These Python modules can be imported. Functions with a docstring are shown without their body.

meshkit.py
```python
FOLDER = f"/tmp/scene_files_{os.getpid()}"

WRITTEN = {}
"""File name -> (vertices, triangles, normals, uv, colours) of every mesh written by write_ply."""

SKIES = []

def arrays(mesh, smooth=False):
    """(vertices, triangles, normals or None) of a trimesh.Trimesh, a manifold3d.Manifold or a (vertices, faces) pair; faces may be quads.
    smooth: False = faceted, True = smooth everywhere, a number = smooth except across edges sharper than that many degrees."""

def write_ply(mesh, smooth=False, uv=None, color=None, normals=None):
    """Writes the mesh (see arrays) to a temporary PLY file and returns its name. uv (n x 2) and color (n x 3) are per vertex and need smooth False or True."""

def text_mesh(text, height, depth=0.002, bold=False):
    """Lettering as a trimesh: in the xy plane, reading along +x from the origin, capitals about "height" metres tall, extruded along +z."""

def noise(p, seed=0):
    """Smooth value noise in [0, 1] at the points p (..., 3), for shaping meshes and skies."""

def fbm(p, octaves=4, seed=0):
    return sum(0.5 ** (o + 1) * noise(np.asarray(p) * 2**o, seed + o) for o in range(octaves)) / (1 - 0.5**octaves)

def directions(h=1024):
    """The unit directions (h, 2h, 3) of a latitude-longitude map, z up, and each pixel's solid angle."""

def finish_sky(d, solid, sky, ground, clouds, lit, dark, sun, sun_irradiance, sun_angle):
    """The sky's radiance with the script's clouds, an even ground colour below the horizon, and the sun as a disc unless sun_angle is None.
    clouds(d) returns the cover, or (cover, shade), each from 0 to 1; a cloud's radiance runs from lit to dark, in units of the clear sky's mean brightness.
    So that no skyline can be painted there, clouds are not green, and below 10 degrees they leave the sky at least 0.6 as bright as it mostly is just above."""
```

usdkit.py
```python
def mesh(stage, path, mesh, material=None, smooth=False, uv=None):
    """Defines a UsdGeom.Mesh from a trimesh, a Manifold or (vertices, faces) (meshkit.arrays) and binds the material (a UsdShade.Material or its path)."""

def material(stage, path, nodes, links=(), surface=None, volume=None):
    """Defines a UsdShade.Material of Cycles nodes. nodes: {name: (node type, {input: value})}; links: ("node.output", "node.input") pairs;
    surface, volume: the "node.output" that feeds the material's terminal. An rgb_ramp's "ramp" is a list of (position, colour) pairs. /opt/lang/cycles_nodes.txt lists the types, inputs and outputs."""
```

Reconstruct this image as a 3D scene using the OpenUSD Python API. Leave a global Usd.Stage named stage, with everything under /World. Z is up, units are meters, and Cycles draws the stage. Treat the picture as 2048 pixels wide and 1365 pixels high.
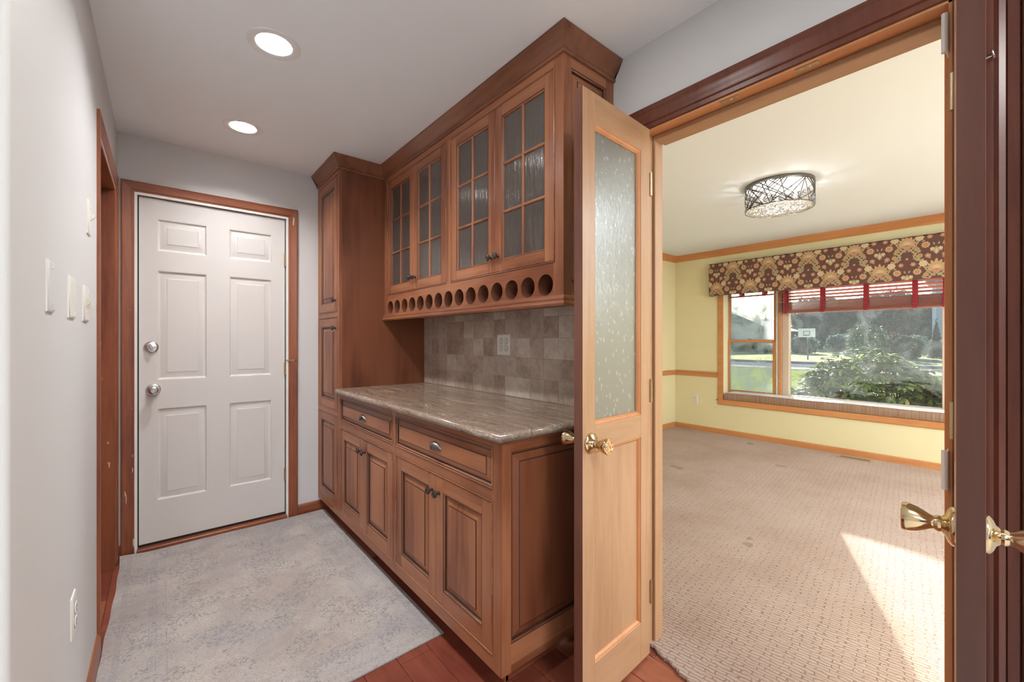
import math, random
import numpy as np
import trimesh
import usdkit
import meshkit
from pxr import Usd, UsdGeom, UsdLux, UsdShade, Gf, Sdf, Vt
from shapely.geometry import Polygon, Point, box as sbox, LineString, MultiPolygon
from shapely import affinity
from shapely.ops import unary_union

random.seed(7)
rng = np.random.default_rng(7)
stage = Usd.Stage.CreateInMemory()
UsdGeom.SetStageUpAxis(stage, 'Z')
UsdGeom.SetStageMetersPerUnit(stage, 1.0)
UsdGeom.Xform.Define(stage, '/World')
UsdGeom.Scope.Define(stage, '/World/Looks')

# ------------------------------------------------------------------ camera
cam = UsdGeom.Camera.Define(stage, '/World/camera')
cam.CreateHorizontalApertureAttr(36.0)
cam.CreateVerticalApertureAttr(36.0 * 1365 / 2048)
cam.CreateFocalLengthAttr(36.0 * 842.0 / 2048)
cam.CreateVerticalApertureOffsetAttr(-0.023)
cam.CreateClippingRangeAttr(Gf.Vec2f(0.03, 400))
cam.CreateExposureAttr(0.48)
cam.CreateFStopAttr(0.0)
cam.AddTranslateOp().Set(Gf.Vec3d(0, 0, 1.225))
cam.AddRotateZOp().Set(-39.785)
cam.AddRotateXOp().Set(90)

# ------------------------------------------------------------------ sky, sun, added fill lamps
SUN_EL, SUN_DIR = 12.4, (1.0, 0.405)            # where the sun stands, seen from the window
SKY, SUN = 0.048, 60000.0
azim = math.atan2(SUN_DIR[1], SUN_DIR[0])
sun_vec = np.array([math.cos(azim) * math.cos(math.radians(SUN_EL)), math.sin(azim) * math.cos(math.radians(SUN_EL)), math.sin(math.radians(SUN_EL))])
sky_mat = usdkit.material(stage, '/World/Looks/sky', {
    's': ('sky_texture', {'sky_type': 'multiple_scattering', 'sun_disc': False, 'sun_elevation': math.radians(SUN_EL), 'sun_rotation': math.pi / 2 - azim, 'aerosol_density': 1.6}),
    'h': ('hsv', {'saturation': 1.1, 'value': 1.0}),
    't': ('mix', {'mix_type': 'multiply', 'fac': 1.0, 'color2': (0.80, 0.96, 1.22)}),
    'b': ('background_shader', {'strength': SKY})}, [('s.color', 'h.color'), ('h.color', 't.color1'), ('t.color', 'b.color')], surface='b.background')
dome = UsdLux.DomeLight.Define(stage, '/World/sky_light')
dome.CreateIntensityAttr(1.0)
UsdShade.MaterialBindingAPI.Apply(dome.GetPrim()).Bind(sky_mat)
sun = UsdLux.DistantLight.Define(stage, '/World/sun')
sun.CreateIntensityAttr(SUN)
sun.CreateAngleAttr(0.6)
sun.CreateColorAttr(Gf.Vec3f(1.0, 0.93, 0.82))
sun.AddRotateZOp().Set(math.degrees(azim) + 90)
sun.AddRotateXOp().Set(90 - SUN_EL)


def disk_lamp(name, loc, radius, intensity, color=(0.97, 0.985, 1.0), down=True):
    l = UsdLux.DiskLight.Define(stage, '/World/' + name)
    l.CreateRadiusAttr(radius)
    l.CreateIntensityAttr(intensity)
    l.CreateColorAttr(Gf.Vec3f(*color))
    l.AddTranslateOp().Set(Gf.Vec3d(*loc))
    return l


# unseen disk lamps added as fill for the hall and the yellow room
for k, (x, y, z, r, p) in enumerate([(0.42, 0.95, 2.395, 0.08, 75), (0.5, -0.9, 2.395, 0.25, 36), (-1.6, -2.9, 2.395, 0.25, 40), (0.4, -2.4, 2.395, 0.25, 50),
                                     (3.3, -0.9, 2.395, 0.3, 40), (4.6, -2.2, 2.395, 0.3, 55), (2.5, -2.2, 2.395, 0.3, 55)]):
    disk_lamp(f'unseen_fill_lamp_{k + 1:03d}', (x, y, z), r, p, (0.86, 0.95, 1.0) if x > 2 else (1.0, 0.985, 0.965))
# unseen glowing spheres added as fill for the walls and ceilings
for k, (x, y, z, r, p, c) in enumerate([(-0.8, -3.0, 1.85, 0.13, 40, (1.0, 0.99, 0.98)), (3.6, -1.3, 1.75, 0.13, 50, (0.86, 0.95, 1.0))]):
    gl_ = UsdLux.SphereLight.Define(stage, f'/World/unseen_fill_globe_{k + 1:03d}')
    gl_.CreateRadiusAttr(r)
    gl_.CreateIntensityAttr(p)
    gl_.CreateColorAttr(Gf.Vec3f(*c))
    gl_.AddTranslateOp().Set(Gf.Vec3d(x, y, z))
CAN_GLOW, BULB_GLOW = 430.0, 110.0


# ------------------------------------------------------------------ materials
class Graph:
    def __init__(self):
        self.nodes, self.links, self.k = {}, [], 0

    def add(self, kind, out, **inputs):
        self.k += 1
        n = f'n{self.k}'
        vals = {}
        for key, v in inputs.items():
            if isinstance(v, str) and '.' in v and v.split('.')[0] in self.nodes:
                self.links.append((v, f'{n}.{key}'))
            else:
                vals[key] = v
        self.nodes[n] = (kind, vals)
        return f'{n}.{out}'

    def math(self, op, a, b=0.0, c=0.0, clamp=False):
        return self.add('math', 'value', math_type=op, value1=a, value2=b, value3=c, use_clamp=clamp)

    def pos(self):
        return self.add('geometry', 'position')

    def obj(self):
        return self.add('texture_coordinate', 'object')

    def map(self, v, scale=(1, 1, 1), rot=(0, 0, 0), loc=(0, 0, 0)):
        return self.add('mapping', 'vector', vector=v, scale=scale, rotation=rot, location=loc)

    def noise(self, v, scale=5.0, detail=3.0, rough=0.5, dist=0.0, out='fac'):
        return self.add('noise_texture', out, vector=v, scale=scale, detail=detail, roughness=rough, distortion=dist)

    def ramp(self, fac, stops):
        return self.add('rgb_ramp', 'color', fac=fac, ramp=stops)

    def mix(self, fac, a, b, kind='mix'):
        return self.add('mix', 'color', mix_type=kind, fac=fac, color1=a, color2=b)

    def bump(self, h, strength=0.3, distance=0.002):
        return self.add('bump', 'normal', height=h, strength=strength, distance=distance)

    def xyz(self, v):
        n = self.add('separate_xyz', 'x', vector=v).split('.')[0]
        return n + '.x', n + '.y', n + '.z'

    def band(self, v, at, w):           # 1 where |v - at| < w
        return self.math('less_than', self.math('absolute', self.math('subtract', v, at)), w)

    def principled(self, **k):
        return self.add('principled_bsdf', 'BSDF', **k)

    def done(self, name, surface):
        return usdkit.material(stage, '/World/Looks/' + name, self.nodes, self.links, surface=surface)


def plain(name, color, rough=0.5, **k):
    g = Graph()
    return g.done(name, g.principled(base_color=color, roughness=rough, **k))


def paint(name, color, rough=0.55, bump=0.05, scale=160.0, spec=0.3, scuffs=False):
    g = Graph()
    p = g.pos()
    n = g.noise(p, scale, 3)
    big = g.noise(p, 1.3, 2)
    c = g.mix(g.math('multiply', big, 0.06), color, tuple(x * 0.9 for x in color))
    if scuffs:
        x, y, z = g.xyz(p)
        sc = g.math('greater_than', g.noise(g.map(p, (2, 42, 10)), 1.0, 2, 0.5), 0.765)
        sc = g.math('multiply', sc, g.math('less_than', z, 0.36))
        c = g.mix(g.math('multiply', sc, 0.55), c, (0.30, 0.27, 0.24))
    return g.done(name, g.principled(base_color=c, roughness=rough, specular_ior_level=spec, normal=g.bump(n, bump, 0.002)))


def wood(name, light, dark, axis='z', rough=0.38, grain=1.0, blotch=0.5, spec=0.45, bump=0.08, scratch=0.0, coat=0.0, boards=0.0):
    """Stained wood with the grain running along one axis."""
    g = Graph()
    p = g.pos()
    s = {'x': (0.09, 1, 1), 'y': (1, 0.09, 1), 'z': (1, 1, 0.09)}[axis]
    v = g.map(p, tuple(x * 60 * grain for x in s))
    fine = g.noise(v, 1.0, 5, 0.62)
    v2 = g.map(p, tuple(x * 11 * grain for x in s))
    mid = g.noise(v2, 1.0, 3, 0.5, 0.9)
    big = g.noise(g.map(p, tuple(math.sqrt(x) for x in s)), 4.5, 2)
    f = g.math('multiply_add', fine, 0.42, g.math('multiply_add', mid, 0.5, g.math('multiply', big, blotch)))
    lo, hi = 0.46 + 0.5 * blotch - 0.19, 0.46 + 0.5 * blotch + 0.19
    if boards:
        x, y, z = g.xyz(p)
        across = {'x': g.math('add', y, z), 'y': g.math('add', x, z), 'z': g.math('add', x, y)}[axis]
        cell = g.math('floor', g.math('divide', across, boards))
        wn = g.add('white_noise_texture', 'value', dimensions='1D', w=cell)
        f = g.math('add', f, g.math('multiply_add', wn, 0.30, -0.15))
    c = g.ramp(f, [(lo, dark), ((lo + hi) / 2, tuple((a * 0.6 + b * 0.4) for a, b in zip(light, dark))), (hi, light)])
    if scratch:
        sv = g.map(p, tuple(x * 45 for x in s))
        sc = g.math('greater_than', g.noise(sv, 1.0, 2, 0.5), 0.76 - scratch * 0.08)
        sc = g.math('multiply', sc, g.math('greater_than', g.noise(p, 9.0, 2), 0.56))
        c = g.mix(sc, c, (0.55, 0.46, 0.36))
    return g.done(name, g.principled(base_color=c, roughness=rough, specular_ior_level=spec, coat_weight=coat, coat_roughness=0.25, normal=g.bump(fine, bump, 0.001)))


M = {}
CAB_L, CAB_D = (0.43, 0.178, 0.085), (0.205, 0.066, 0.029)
for a in 'xyz':
    M['cab_' + a] = wood('cabinet_wood_' + a, CAB_L, CAB_D, a, 0.33, 0.7, 0.75, boards=0.094)
    M['trim_' + a] = wood('cherry_trim_' + a, (0.33, 0.108, 0.047), (0.17, 0.043, 0.018), a, 0.33, 1.0, 0.45, scratch=1.0 if a == 'z' else 0.0)
    M['oak_' + a] = wood('honey_trim_' + a, (0.62, 0.29, 0.12), (0.47, 0.18, 0.065), a, 0.4, 1.0, 0.3)
    M['leaf_' + a] = wood('honey_fir_' + a, (0.49, 0.295, 0.168), (0.37, 0.20, 0.102), a, 0.36, 1.1, 0.35)
M['cab_shaded'] = wood('cabinet_wood_shaded', (0.235, 0.080, 0.036), (0.105, 0.029, 0.013), 'z', 0.36, 0.45, 0.9, boards=0.13)  # cabinet wood for side and end panels, shade put into its colour
M['cab_in'] = wood('cabinet_inside', (0.30, 0.16, 0.10), (0.2, 0.1, 0.06), 'z', 0.5)
M['tube_in'] = wood('bottle_hole_wood', (0.22, 0.085, 0.045), (0.10, 0.035, 0.02), 'y', 0.5, 0.8, 0.8)
M['crown'] = wood('crown_wood', (0.29, 0.12, 0.062), (0.13, 0.043, 0.021), 'y', 0.33, 0.7, 0.8)
M['glaze'] = plain('dark_glaze', (0.055, 0.022, 0.013), 0.45)
M['gap'] = plain('dark_gap', (0.02, 0.012, 0.01), 0.8)
M['edge'] = wood('cherry_door_edge', (0.19, 0.075, 0.048), (0.105, 0.036, 0.022), 'z', 0.3, 1.0, 0.5)
M['edge_shaded'] = wood('cherry_door_edge_shaded', (0.095, 0.036, 0.024), (0.05, 0.018, 0.012), 'z', 0.3, 1.0, 0.5)  # same door edge wood, darkened in colour to offset the lamp light
M['darkcherry2'] = wood('dark_cherry_shaded', (0.13, 0.036, 0.019), (0.065, 0.016, 0.009), 'z', 0.3, 0.9, 0.5)  # copy of the dark cherry with shade put into its colour
M['darkcherry'] = wood('dark_cherry', (0.17, 0.05, 0.027), (0.085, 0.022, 0.012), 'z', 0.3, 0.9, 0.5)
M['head'] = wood('cherry_head', (0.30, 0.105, 0.055), (0.18, 0.056, 0.028), 'y', 0.33, 0.9, 0.4)
M['white'] = paint('white_wall_paint', (0.665, 0.665, 0.665))
M['ceil'] = paint('white_ceiling_paint', (0.90, 0.935, 0.955), 0.9, 0.1, 90)
M['ceil_room'] = paint('cool_white_ceiling_paint', (0.77, 0.83, 0.89), 0.9, 0.1, 90)
M['yellow'] = paint('yellow_wall_paint', (0.76, 0.695, 0.465), 0.6, scuffs=True)
M['doorwhite'] = paint('cream_door_paint', (0.69, 0.665, 0.64), 0.45, 0.04, 300)
M['trimwhite'] = plain('white_stop', (0.82, 0.81, 0.78), 0.4)
M['plate'] = plain('ivory_plastic', (0.74, 0.73, 0.68), 0.35)
M['almond'] = plain('almond_plastic', (0.66, 0.60, 0.48), 0.35)
M['slot'] = plain('outlet_slot', (0.05, 0.05, 0.05), 0.6)
M['nickel'] = plain('brushed_nickel', (0.62, 0.61, 0.60), 0.28, metallic=1.0)
M['brass'] = plain('polished_brass', (0.66, 0.49, 0.29), 0.13, metallic=1.0)
M['oldbrass'] = plain('dull_brass', (0.55, 0.44, 0.28), 0.35, metallic=1.0)
M['pewter'] = plain('dark_pewter', (0.20, 0.19, 0.18), 0.32, metallic=1.0)
M['knobdark'] = plain('dark_bronze', (0.11, 0.09, 0.08), 0.35, metallic=0.9)
M['vinyl'] = plain('white_vinyl', (0.83, 0.83, 0.82), 0.4)
M['frame_tan'] = plain('tan_window_frame', (0.60, 0.49, 0.41), 0.5)
M['vent'] = plain('tan_register', (0.42, 0.31, 0.21), 0.5)
M['silver'] = plain('steel_hook', (0.7, 0.69, 0.66), 0.25, metallic=1.0)


def emission(name, color, strength):
    g = Graph()
    return g.done(name, g.add('emission', 'emission', color=color, strength=strength))


M['can_glow'] = emission('can_lens_glow', (1.0, 0.99, 0.975), CAN_GLOW)
M['bulb_glow'] = emission('bulb_glow', (1.0, 0.985, 0.96), BULB_GLOW)


def floor_mat(name, light, dark):
    g = Graph()
    p = g.pos()
    v = g.map(p, (34, 3.2, 34))
    n = g.noise(v, 1.0, 4, 0.6, 0.5)
    b = g.noise(p, 5, 3)
    f = g.math('multiply_add', n, 0.7, g.math('multiply', b, 0.5))
    c = g.ramp(f, [(0.38, dark), (0.8, light)])
    spk = g.math('greater_than', g.noise(p, 130, 1), 0.775)
    c = g.mix(g.math('multiply', spk, 0.5), c, (0.5, 0.42, 0.38))
    r = g.math('multiply_add', b, 0.25, 0.22)
    return g.done(name, g.principled(base_color=c, roughness=r, normal=g.bump(n, 0.06, 0.001)))


FLOORS = [floor_mat('red_plank_a', (0.30, 0.082, 0.045), (0.19, 0.045, 0.026)), floor_mat('red_plank_b', (0.24, 0.06, 0.034), (0.145, 0.033, 0.02)),
          floor_mat('red_plank_c', (0.35, 0.115, 0.06), (0.24, 0.064, 0.034)), floor_mat('red_plank_d', (0.18, 0.042, 0.028), (0.11, 0.025, 0.017))]
M['bounce_floor'] = plain('pale_bounce_floor', (0.72, 0.72, 0.71), 0.4)  # pale floor out of view, added to bounce light upward
M['subfloor'] = plain('dark_joint', (0.05, 0.018, 0.012), 0.7)


def tile_mat(name, a, b):
    g = Graph()
    p = g.pos()
    n = g.noise(p, 26, 5, 0.65, 0.8)
    n2 = g.noise(p, 7, 3)
    f = g.math('multiply_add', n, 0.6, g.math('multiply', n2, 0.5))
    c = g.ramp(f, [(0.40, b), (0.66, a)])
    pit = g.math('multiply', g.math('greater_than', g.noise(p, 120, 3, 0.7), 0.66), g.math('greater_than', g.noise(p, 14, 2), 0.52))
    c = g.mix(g.math('multiply', pit, 0.5), c, (0.2, 0.145, 0.11))
    h = g.math('subtract', n, pit)
    return g.done(name, g.principled(base_color=c, roughness=0.42, normal=g.bump(h, 0.25, 0.002)))


TILES = [tile_mat('travertine_a', (0.57, 0.485, 0.41), (0.36, 0.285, 0.235)), tile_mat('travertine_b', (0.52, 0.42, 0.345), (0.31, 0.235, 0.185)),
         tile_mat('travertine_c', (0.64, 0.575, 0.50), (0.45, 0.375, 0.31)), tile_mat('travertine_d', (0.47, 0.37, 0.30), (0.26, 0.19, 0.145)),
         tile_mat('travertine_e', (0.54, 0.45, 0.375), (0.35, 0.275, 0.22))]
M['grout'] = plain('grout', (0.46, 0.40, 0.345), 0.8)

g = Graph()
p = g.pos()
wp = g.add('vector_math', 'vector', math_type='multiply_add', vector1=g.noise(p, 3.0, 3, out='color'), vector2=(0.16, 0.16, 0.0), vector3=p)
w = g.noise(g.map(wp, (30, 3.4, 30), (0, 0, -0.62)), 1.0, 7, 0.68, 1.0)
w2 = g.noise(g.map(wp, (190, 42, 190), (0, 0, -0.62)), 1.0, 4, 0.62, 0.6)
f = g.math('multiply_add', w, 0.66, g.math('multiply', w2, 0.38))
c = g.ramp(f, [(0.36, (0.07, 0.05, 0.04)), (0.44, (0.19, 0.125, 0.085)), (0.505, (0.30, 0.225, 0.17)), (0.55, (0.225, 0.165, 0.125)), (0.585, (0.33, 0.26, 0.205)), (0.625, (0.50, 0.43, 0.36)), (0.66, (0.33, 0.235, 0.17)), (0.74, (0.25, 0.15, 0.10))])
sp = g.math('greater_than', g.noise(p, 230, 2), 0.67)
c = g.mix(g.math('multiply', sp, 0.4), c, (0.60, 0.54, 0.48))
M['granite'] = g.done('brown_granite', g.principled(base_color=c, roughness=0.14))


# woven area rug: faded oriental print with border lines
def rug_mat(x0, x1, y0, y1):
    g = Graph()
    p = g.pos()
    x, y, z = g.xyz(p)
    v = g.map(p, (14, 34, 14), (0, 0, 0.25))
    thread = g.noise(v, 6.0, 4, 0.65)
    weave = g.noise(g.map(p, (260, 420, 1)), 1.0, 2, 0.6)
    big = g.noise(p, 3.4, 4, 0.6)
    tint = g.noise(g.map(p, (1, 1, 1), loc=(5, 2, 0)), 2.6, 3, 0.55)
    base = g.ramp(big, [(0.33, (0.37, 0.315, 0.285)), (0.5, (0.50, 0.435, 0.39)), (0.68, (0.595, 0.54, 0.49))])
    base = g.mix(g.math('multiply', g.ramp(tint, [(0.5, (0, 0, 0)), (0.66, (1, 1, 1))]), 0.5), base, (0.37, 0.35, 0.36))
    motif = g.add('voronoi_texture', 'distance', vector=g.map(p, (1, 1, 0)), scale=11.0, feature='f1', detail=1.0)
    ring = g.add('wave_texture', 'fac', vector=g.map(p, (1, 1, 0)), wave_type='rings', rings_direction='z', scale=9.0, distortion=22.0, detail=3.0, detail_scale=2.2)
    patch = g.math('greater_than', g.noise(p, 5.5, 3, 0.6), 0.50)
    dark = g.math('multiply', g.math('multiply', patch, g.math('greater_than', ring, 0.62)), g.math('greater_than', thread, 0.49))
    c = g.mix(g.math('multiply', dark, 0.8), base, (0.19, 0.18, 0.19))
    thin = g.math('less_than', g.math('absolute', g.math('subtract', thread, 0.5)), 0.035)
    c = g.mix(g.math('multiply', g.math('multiply', thin, g.math('greater_than', big, 0.40)), 0.65), c, (0.22, 0.205, 0.21))
    # borders: distance to the nearest long edge and to the short edges
    dx = g.math('minimum', g.math('subtract', x, x0), g.math('subtract', x1, x))
    dy = g.math('minimum', g.math('subtract', y, y0), g.math('subtract', y1, y))
    d = g.math('minimum', dx, dy)
    lines = None
    for at, wd in ((0.035, 0.0011), (0.05, 0.0012), (0.136, 0.0014), (0.158, 0.0014), (0.192, 0.0013)):
        b = g.band(d, at, wd)
        lines = b if lines is None else g.math('maximum', lines, b)
    along = g.math('add', x, y)
    zig = g.math('multiply', g.math('pingpong', along, 0.011), 0.9)
    for at in (0.037, 0.142):
        b = g.band(g.math('subtract', d, zig), at, 0.0022)
        lines = g.math('maximum', lines, b)
    worn = g.math('greater_than', g.noise(p, 9, 3), 0.40)
    lines = g.math('multiply', lines, worn)
    c = g.mix(g.math('multiply', lines, 0.5), c, (0.22, 0.22, 0.25))
    inb = g.math('less_than', d, 0.192)
    c = g.mix(g.math('multiply', inb, 0.12), c, (0.30, 0.31, 0.36))
    c = g.mix(g.math('multiply_add', weave, 0.5, -0.12, True), c, (0.36, 0.34, 0.335))
    return g.done('grey_rug', g.principled(base_color=c, roughness=0.95, specular_ior_level=0.1, sheen_weight=0.2, normal=g.bump(g.math('add', weave, thread), 0.5, 0.003)))


g = Graph()
p = g.pos()
x, y, z = g.xyz(p)
wob = g.noise(p, 26.0, 2, out='color')
pv = g.add('vector_math', 'vector', math_type='multiply_add', vector1=wob, vector2=(0.022, 0.034, 0.0), vector3=p)
pv = g.map(pv, (1, 1, 1), (0, 0, math.radians(83)))
bk = g.add('brick_texture', 'fac', vector=pv, scale=1.0, brick_width=0.066, row_height=0.0172, mortar_size=0.0026, mortar_smooth=0.6, offset=0.42, offset_frequency=2, color1=(1, 1, 1), color2=(1, 1, 1), mortar=(0, 0, 0))
pile = g.noise(p, 420, 3, 0.7)
tone = g.noise(p, 1.6, 4, 0.6)
c = g.ramp(tone, [(0.3, (0.50, 0.345, 0.28)), (0.55, (0.60, 0.445, 0.38)), (0.75, (0.64, 0.50, 0.445))])
bkn = g.math('multiply', bk, g.math('multiply_add', g.noise(p, 38, 2), 1.6, -0.15, True))
c = g.mix(g.math('multiply', bkn, 0.78), c, (0.20, 0.11, 0.075))
c = g.mix(g.math('multiply_add', pile, 1.6, -0.55, True), c, (0.36, 0.245, 0.19))
stain = g.math('multiply', g.math('greater_than', g.noise(p, 3.1, 2), 0.735), 0.5)
c = g.mix(stain, c, (0.25, 0.17, 0.13))
h = g.math('multiply_add', bk, -1.0, g.math('multiply', pile, 0.6))
M['carpet'] = g.done('tan_loop_carpet', g.principled(base_color=c, roughness=1.0, specular_ior_level=0.05, sheen_weight=0.15, normal=g.bump(h, 0.9, 0.006)))


def rain_glass(name, see, tint, body, rough, scale, streak=1.0, bubbles=0.0, ripple=0.5):
    """Obscured glass: partly clear, partly scattering, with a rippled glossy face."""
    g = Graph()
    p = g.pos()
    n = g.noise(g.map(p, (1, 1, streak)), scale, 3, 0.6, 0.6)
    col = body
    if bubbles:
        vd = g.add('voronoi_texture', 'distance', vector=g.map(p, (1, 1, 0.55)), scale=62.0, feature='f1', randomness=1.0)
        bub = g.math('less_than', vd, 0.27)
        bub = g.math('multiply', bub, g.math('greater_than', g.noise(p, 24, 2), 0.47))
        col = g.mix(g.math('multiply', bub, bubbles), body, (0.93, 0.93, 0.9))
        n = g.math('add', n, bub)
    nb = g.bump(n, ripple, 0.003)
    clear = g.add('transparent_bsdf', 'BSDF', color=tint)
    diff = g.add('mix_closure', 'closure', fac=0.45, closure1=g.add('diffuse_bsdf', 'BSDF', color=col, normal=nb), closure2=g.add('translucent_bsdf', 'BSDF', color=col, normal=nb))
    inner = g.add('mix_closure', 'closure', fac=see, closure1=diff, closure2=clear)
    gl = g.add('glossy_bsdf', 'BSDF', color=(0.95, 0.95, 0.95), roughness=rough, normal=nb)
    fr = g.math('multiply_add', g.add('fresnel', 'fac', IOR=1.5), 1.0, 0.04)
    return g.done(name, g.add('mix_closure', 'closure', fac=fr, closure1=inner, closure2=gl))


M['rain'] = rain_glass('rain_glass', 0.42, (0.86, 0.80, 0.75), (0.25, 0.215, 0.19), 0.07, 60.0, 0.16, 0.0, 0.8)
M['seedy'] = rain_glass('seedy_glass', 0.45, (0.80, 0.82, 0.76), (0.47, 0.48, 0.43), 0.3, 60.0, 0.6, 0.8, 0.35)


def pane_mat(name, fog=None, blob=()):
    g = Graph()
    clear = g.add('transparent_bsdf', 'BSDF', color=(0.96, 0.98, 0.97))
    gl = g.add('glossy_bsdf', 'BSDF', color=(1, 1, 1), roughness=0.02)
    fr = g.math('multiply', g.add('fresnel', 'fac', IOR=1.45), 0.7)
    s = g.add('mix_closure', 'closure', fac=fr, closure1=clear, closure2=gl)
    if fog:
        p = g.pos()
        n = g.noise(g.map(p, (3, 3, 2)), 1.7, 5, 0.62, 0.8)
        lo, hi, top = fog
        amt = g.add('map_range', 'result', value=n, from_min=lo, from_max=hi, to_min=0.015, to_max=top, clamp=True)
        for (cy, cz, r, keep) in blob:
            d = g.add('vector_math', 'value', math_type='distance', vector1=g.map(p, (0, 1, 1)), vector2=(0, cy, cz))
            ins = g.add('map_range', 'result', value=d, from_min=r * 0.7, from_max=r * 1.1, to_min=keep, to_max=1.0, clamp=True)
            amt = g.math('multiply', amt, ins)
        tr = g.add('mix_closure', 'closure', fac=0.35, closure1=g.add('translucent_bsdf', 'BSDF', color=(0.80, 0.90, 0.98)), closure2=g.add('diffuse_bsdf', 'BSDF', color=(0.80, 0.87, 0.92)))
        s = g.add('mix_closure', 'closure', fac=amt, closure1=s, closure2=tr)
    return g.done(name, s)


M['pane'] = pane_mat('veiled_pane', (0.5, 0.8, 0.05))  # thin haze veil painted into the glass
M['pane_fog'] = pane_mat('fogged_pane', (0.30, 0.62, 0.80), ((2.2, 2.05, 0.42, 0.45),))
M['pane_fog2'] = pane_mat('fogged_lower_pane', (0.33, 0.66, 0.66), ((2.27, 1.02, 0.17, 0.5),))

# fabrics
M['fab_brown'] = plain('valance_brown', (0.125, 0.055, 0.047), 0.95, sheen_weight=0.2)
M['fab_khaki'] = plain('print_khaki', (0.36, 0.30, 0.18), 0.95)
M['fab_tan'] = plain('print_tan', (0.50, 0.31, 0.165), 0.95)
M['fab_salmon'] = plain('print_salmon', (0.47, 0.235, 0.155), 0.95)
M['fab_cream'] = plain('print_cream', (0.55, 0.42, 0.27), 0.95)
M['tape'] = plain('red_tape', (0.34, 0.03, 0.05), 0.9)
M['slat'] = wood('mahogany_slat', (0.42, 0.17, 0.135), (0.29, 0.09, 0.07), 'y', 0.3)
M['cord'] = plain('blind_cord', (0.45, 0.33, 0.27), 0.8)
g = Graph()
p = g.pos()
n = g.noise(g.map(p, (20, 330, 1.5)), 1.0, 3, 0.6)
c = g.ramp(n, [(0.34, (0.20, 0.115, 0.08)), (0.5, (0.31, 0.195, 0.14)), (0.66, (0.40, 0.275, 0.205))])
M['cushion_side'] = g.done('striped_cushion', g.principled(base_color=c, roughness=0.9))
M['cushion_top'] = paint('pale_cushion', (0.72, 0.71, 0.72), 0.9, 0.3, 400)


# ------------------------------------------------------------------ prims, names, labels
used = {}


def path_for(name, parent):
    base = parent + '/' + name
    k = used.get(base, 0)
    used[base] = k + 1
    return base if k == 0 else f'{base}_{k:03d}'


def tag(prim, label=None, cat=None, group=None, kind=None):
    for k, v in (('label', label), ('category', cat), ('group', group), ('kind', kind)):
        if v:
            prim.SetCustomDataByKey(k, v)
    return prim


ORIGIN = {}


def thing(name, label, cat, loc=(0, 0, 0), group=None, kind=None, parent='/World'):
    path = path_for(name, parent)
    x = UsdGeom.Xform.Define(stage, path)
    base = np.array(ORIGIN.get(parent, (0, 0, 0)), float)
    loc = np.array(loc, float)
    x.AddTranslateOp().Set(Gf.Vec3d(*map(float, loc - base)))
    ORIGIN[path] = tuple(loc)
    tag(x.GetPrim(), label, cat, group, kind)
    return path


def part_group(name, parent, loc=None):
    """An Xform part that holds sub-parts."""
    return thing(name, None, None, ORIGIN[parent] if loc is None else loc, parent=parent)


def join(ms):
    out = []
    for m in ms:
        if m is None:
            continue
        out += join(m) if isinstance(m, list) else [m]
    return out


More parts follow.
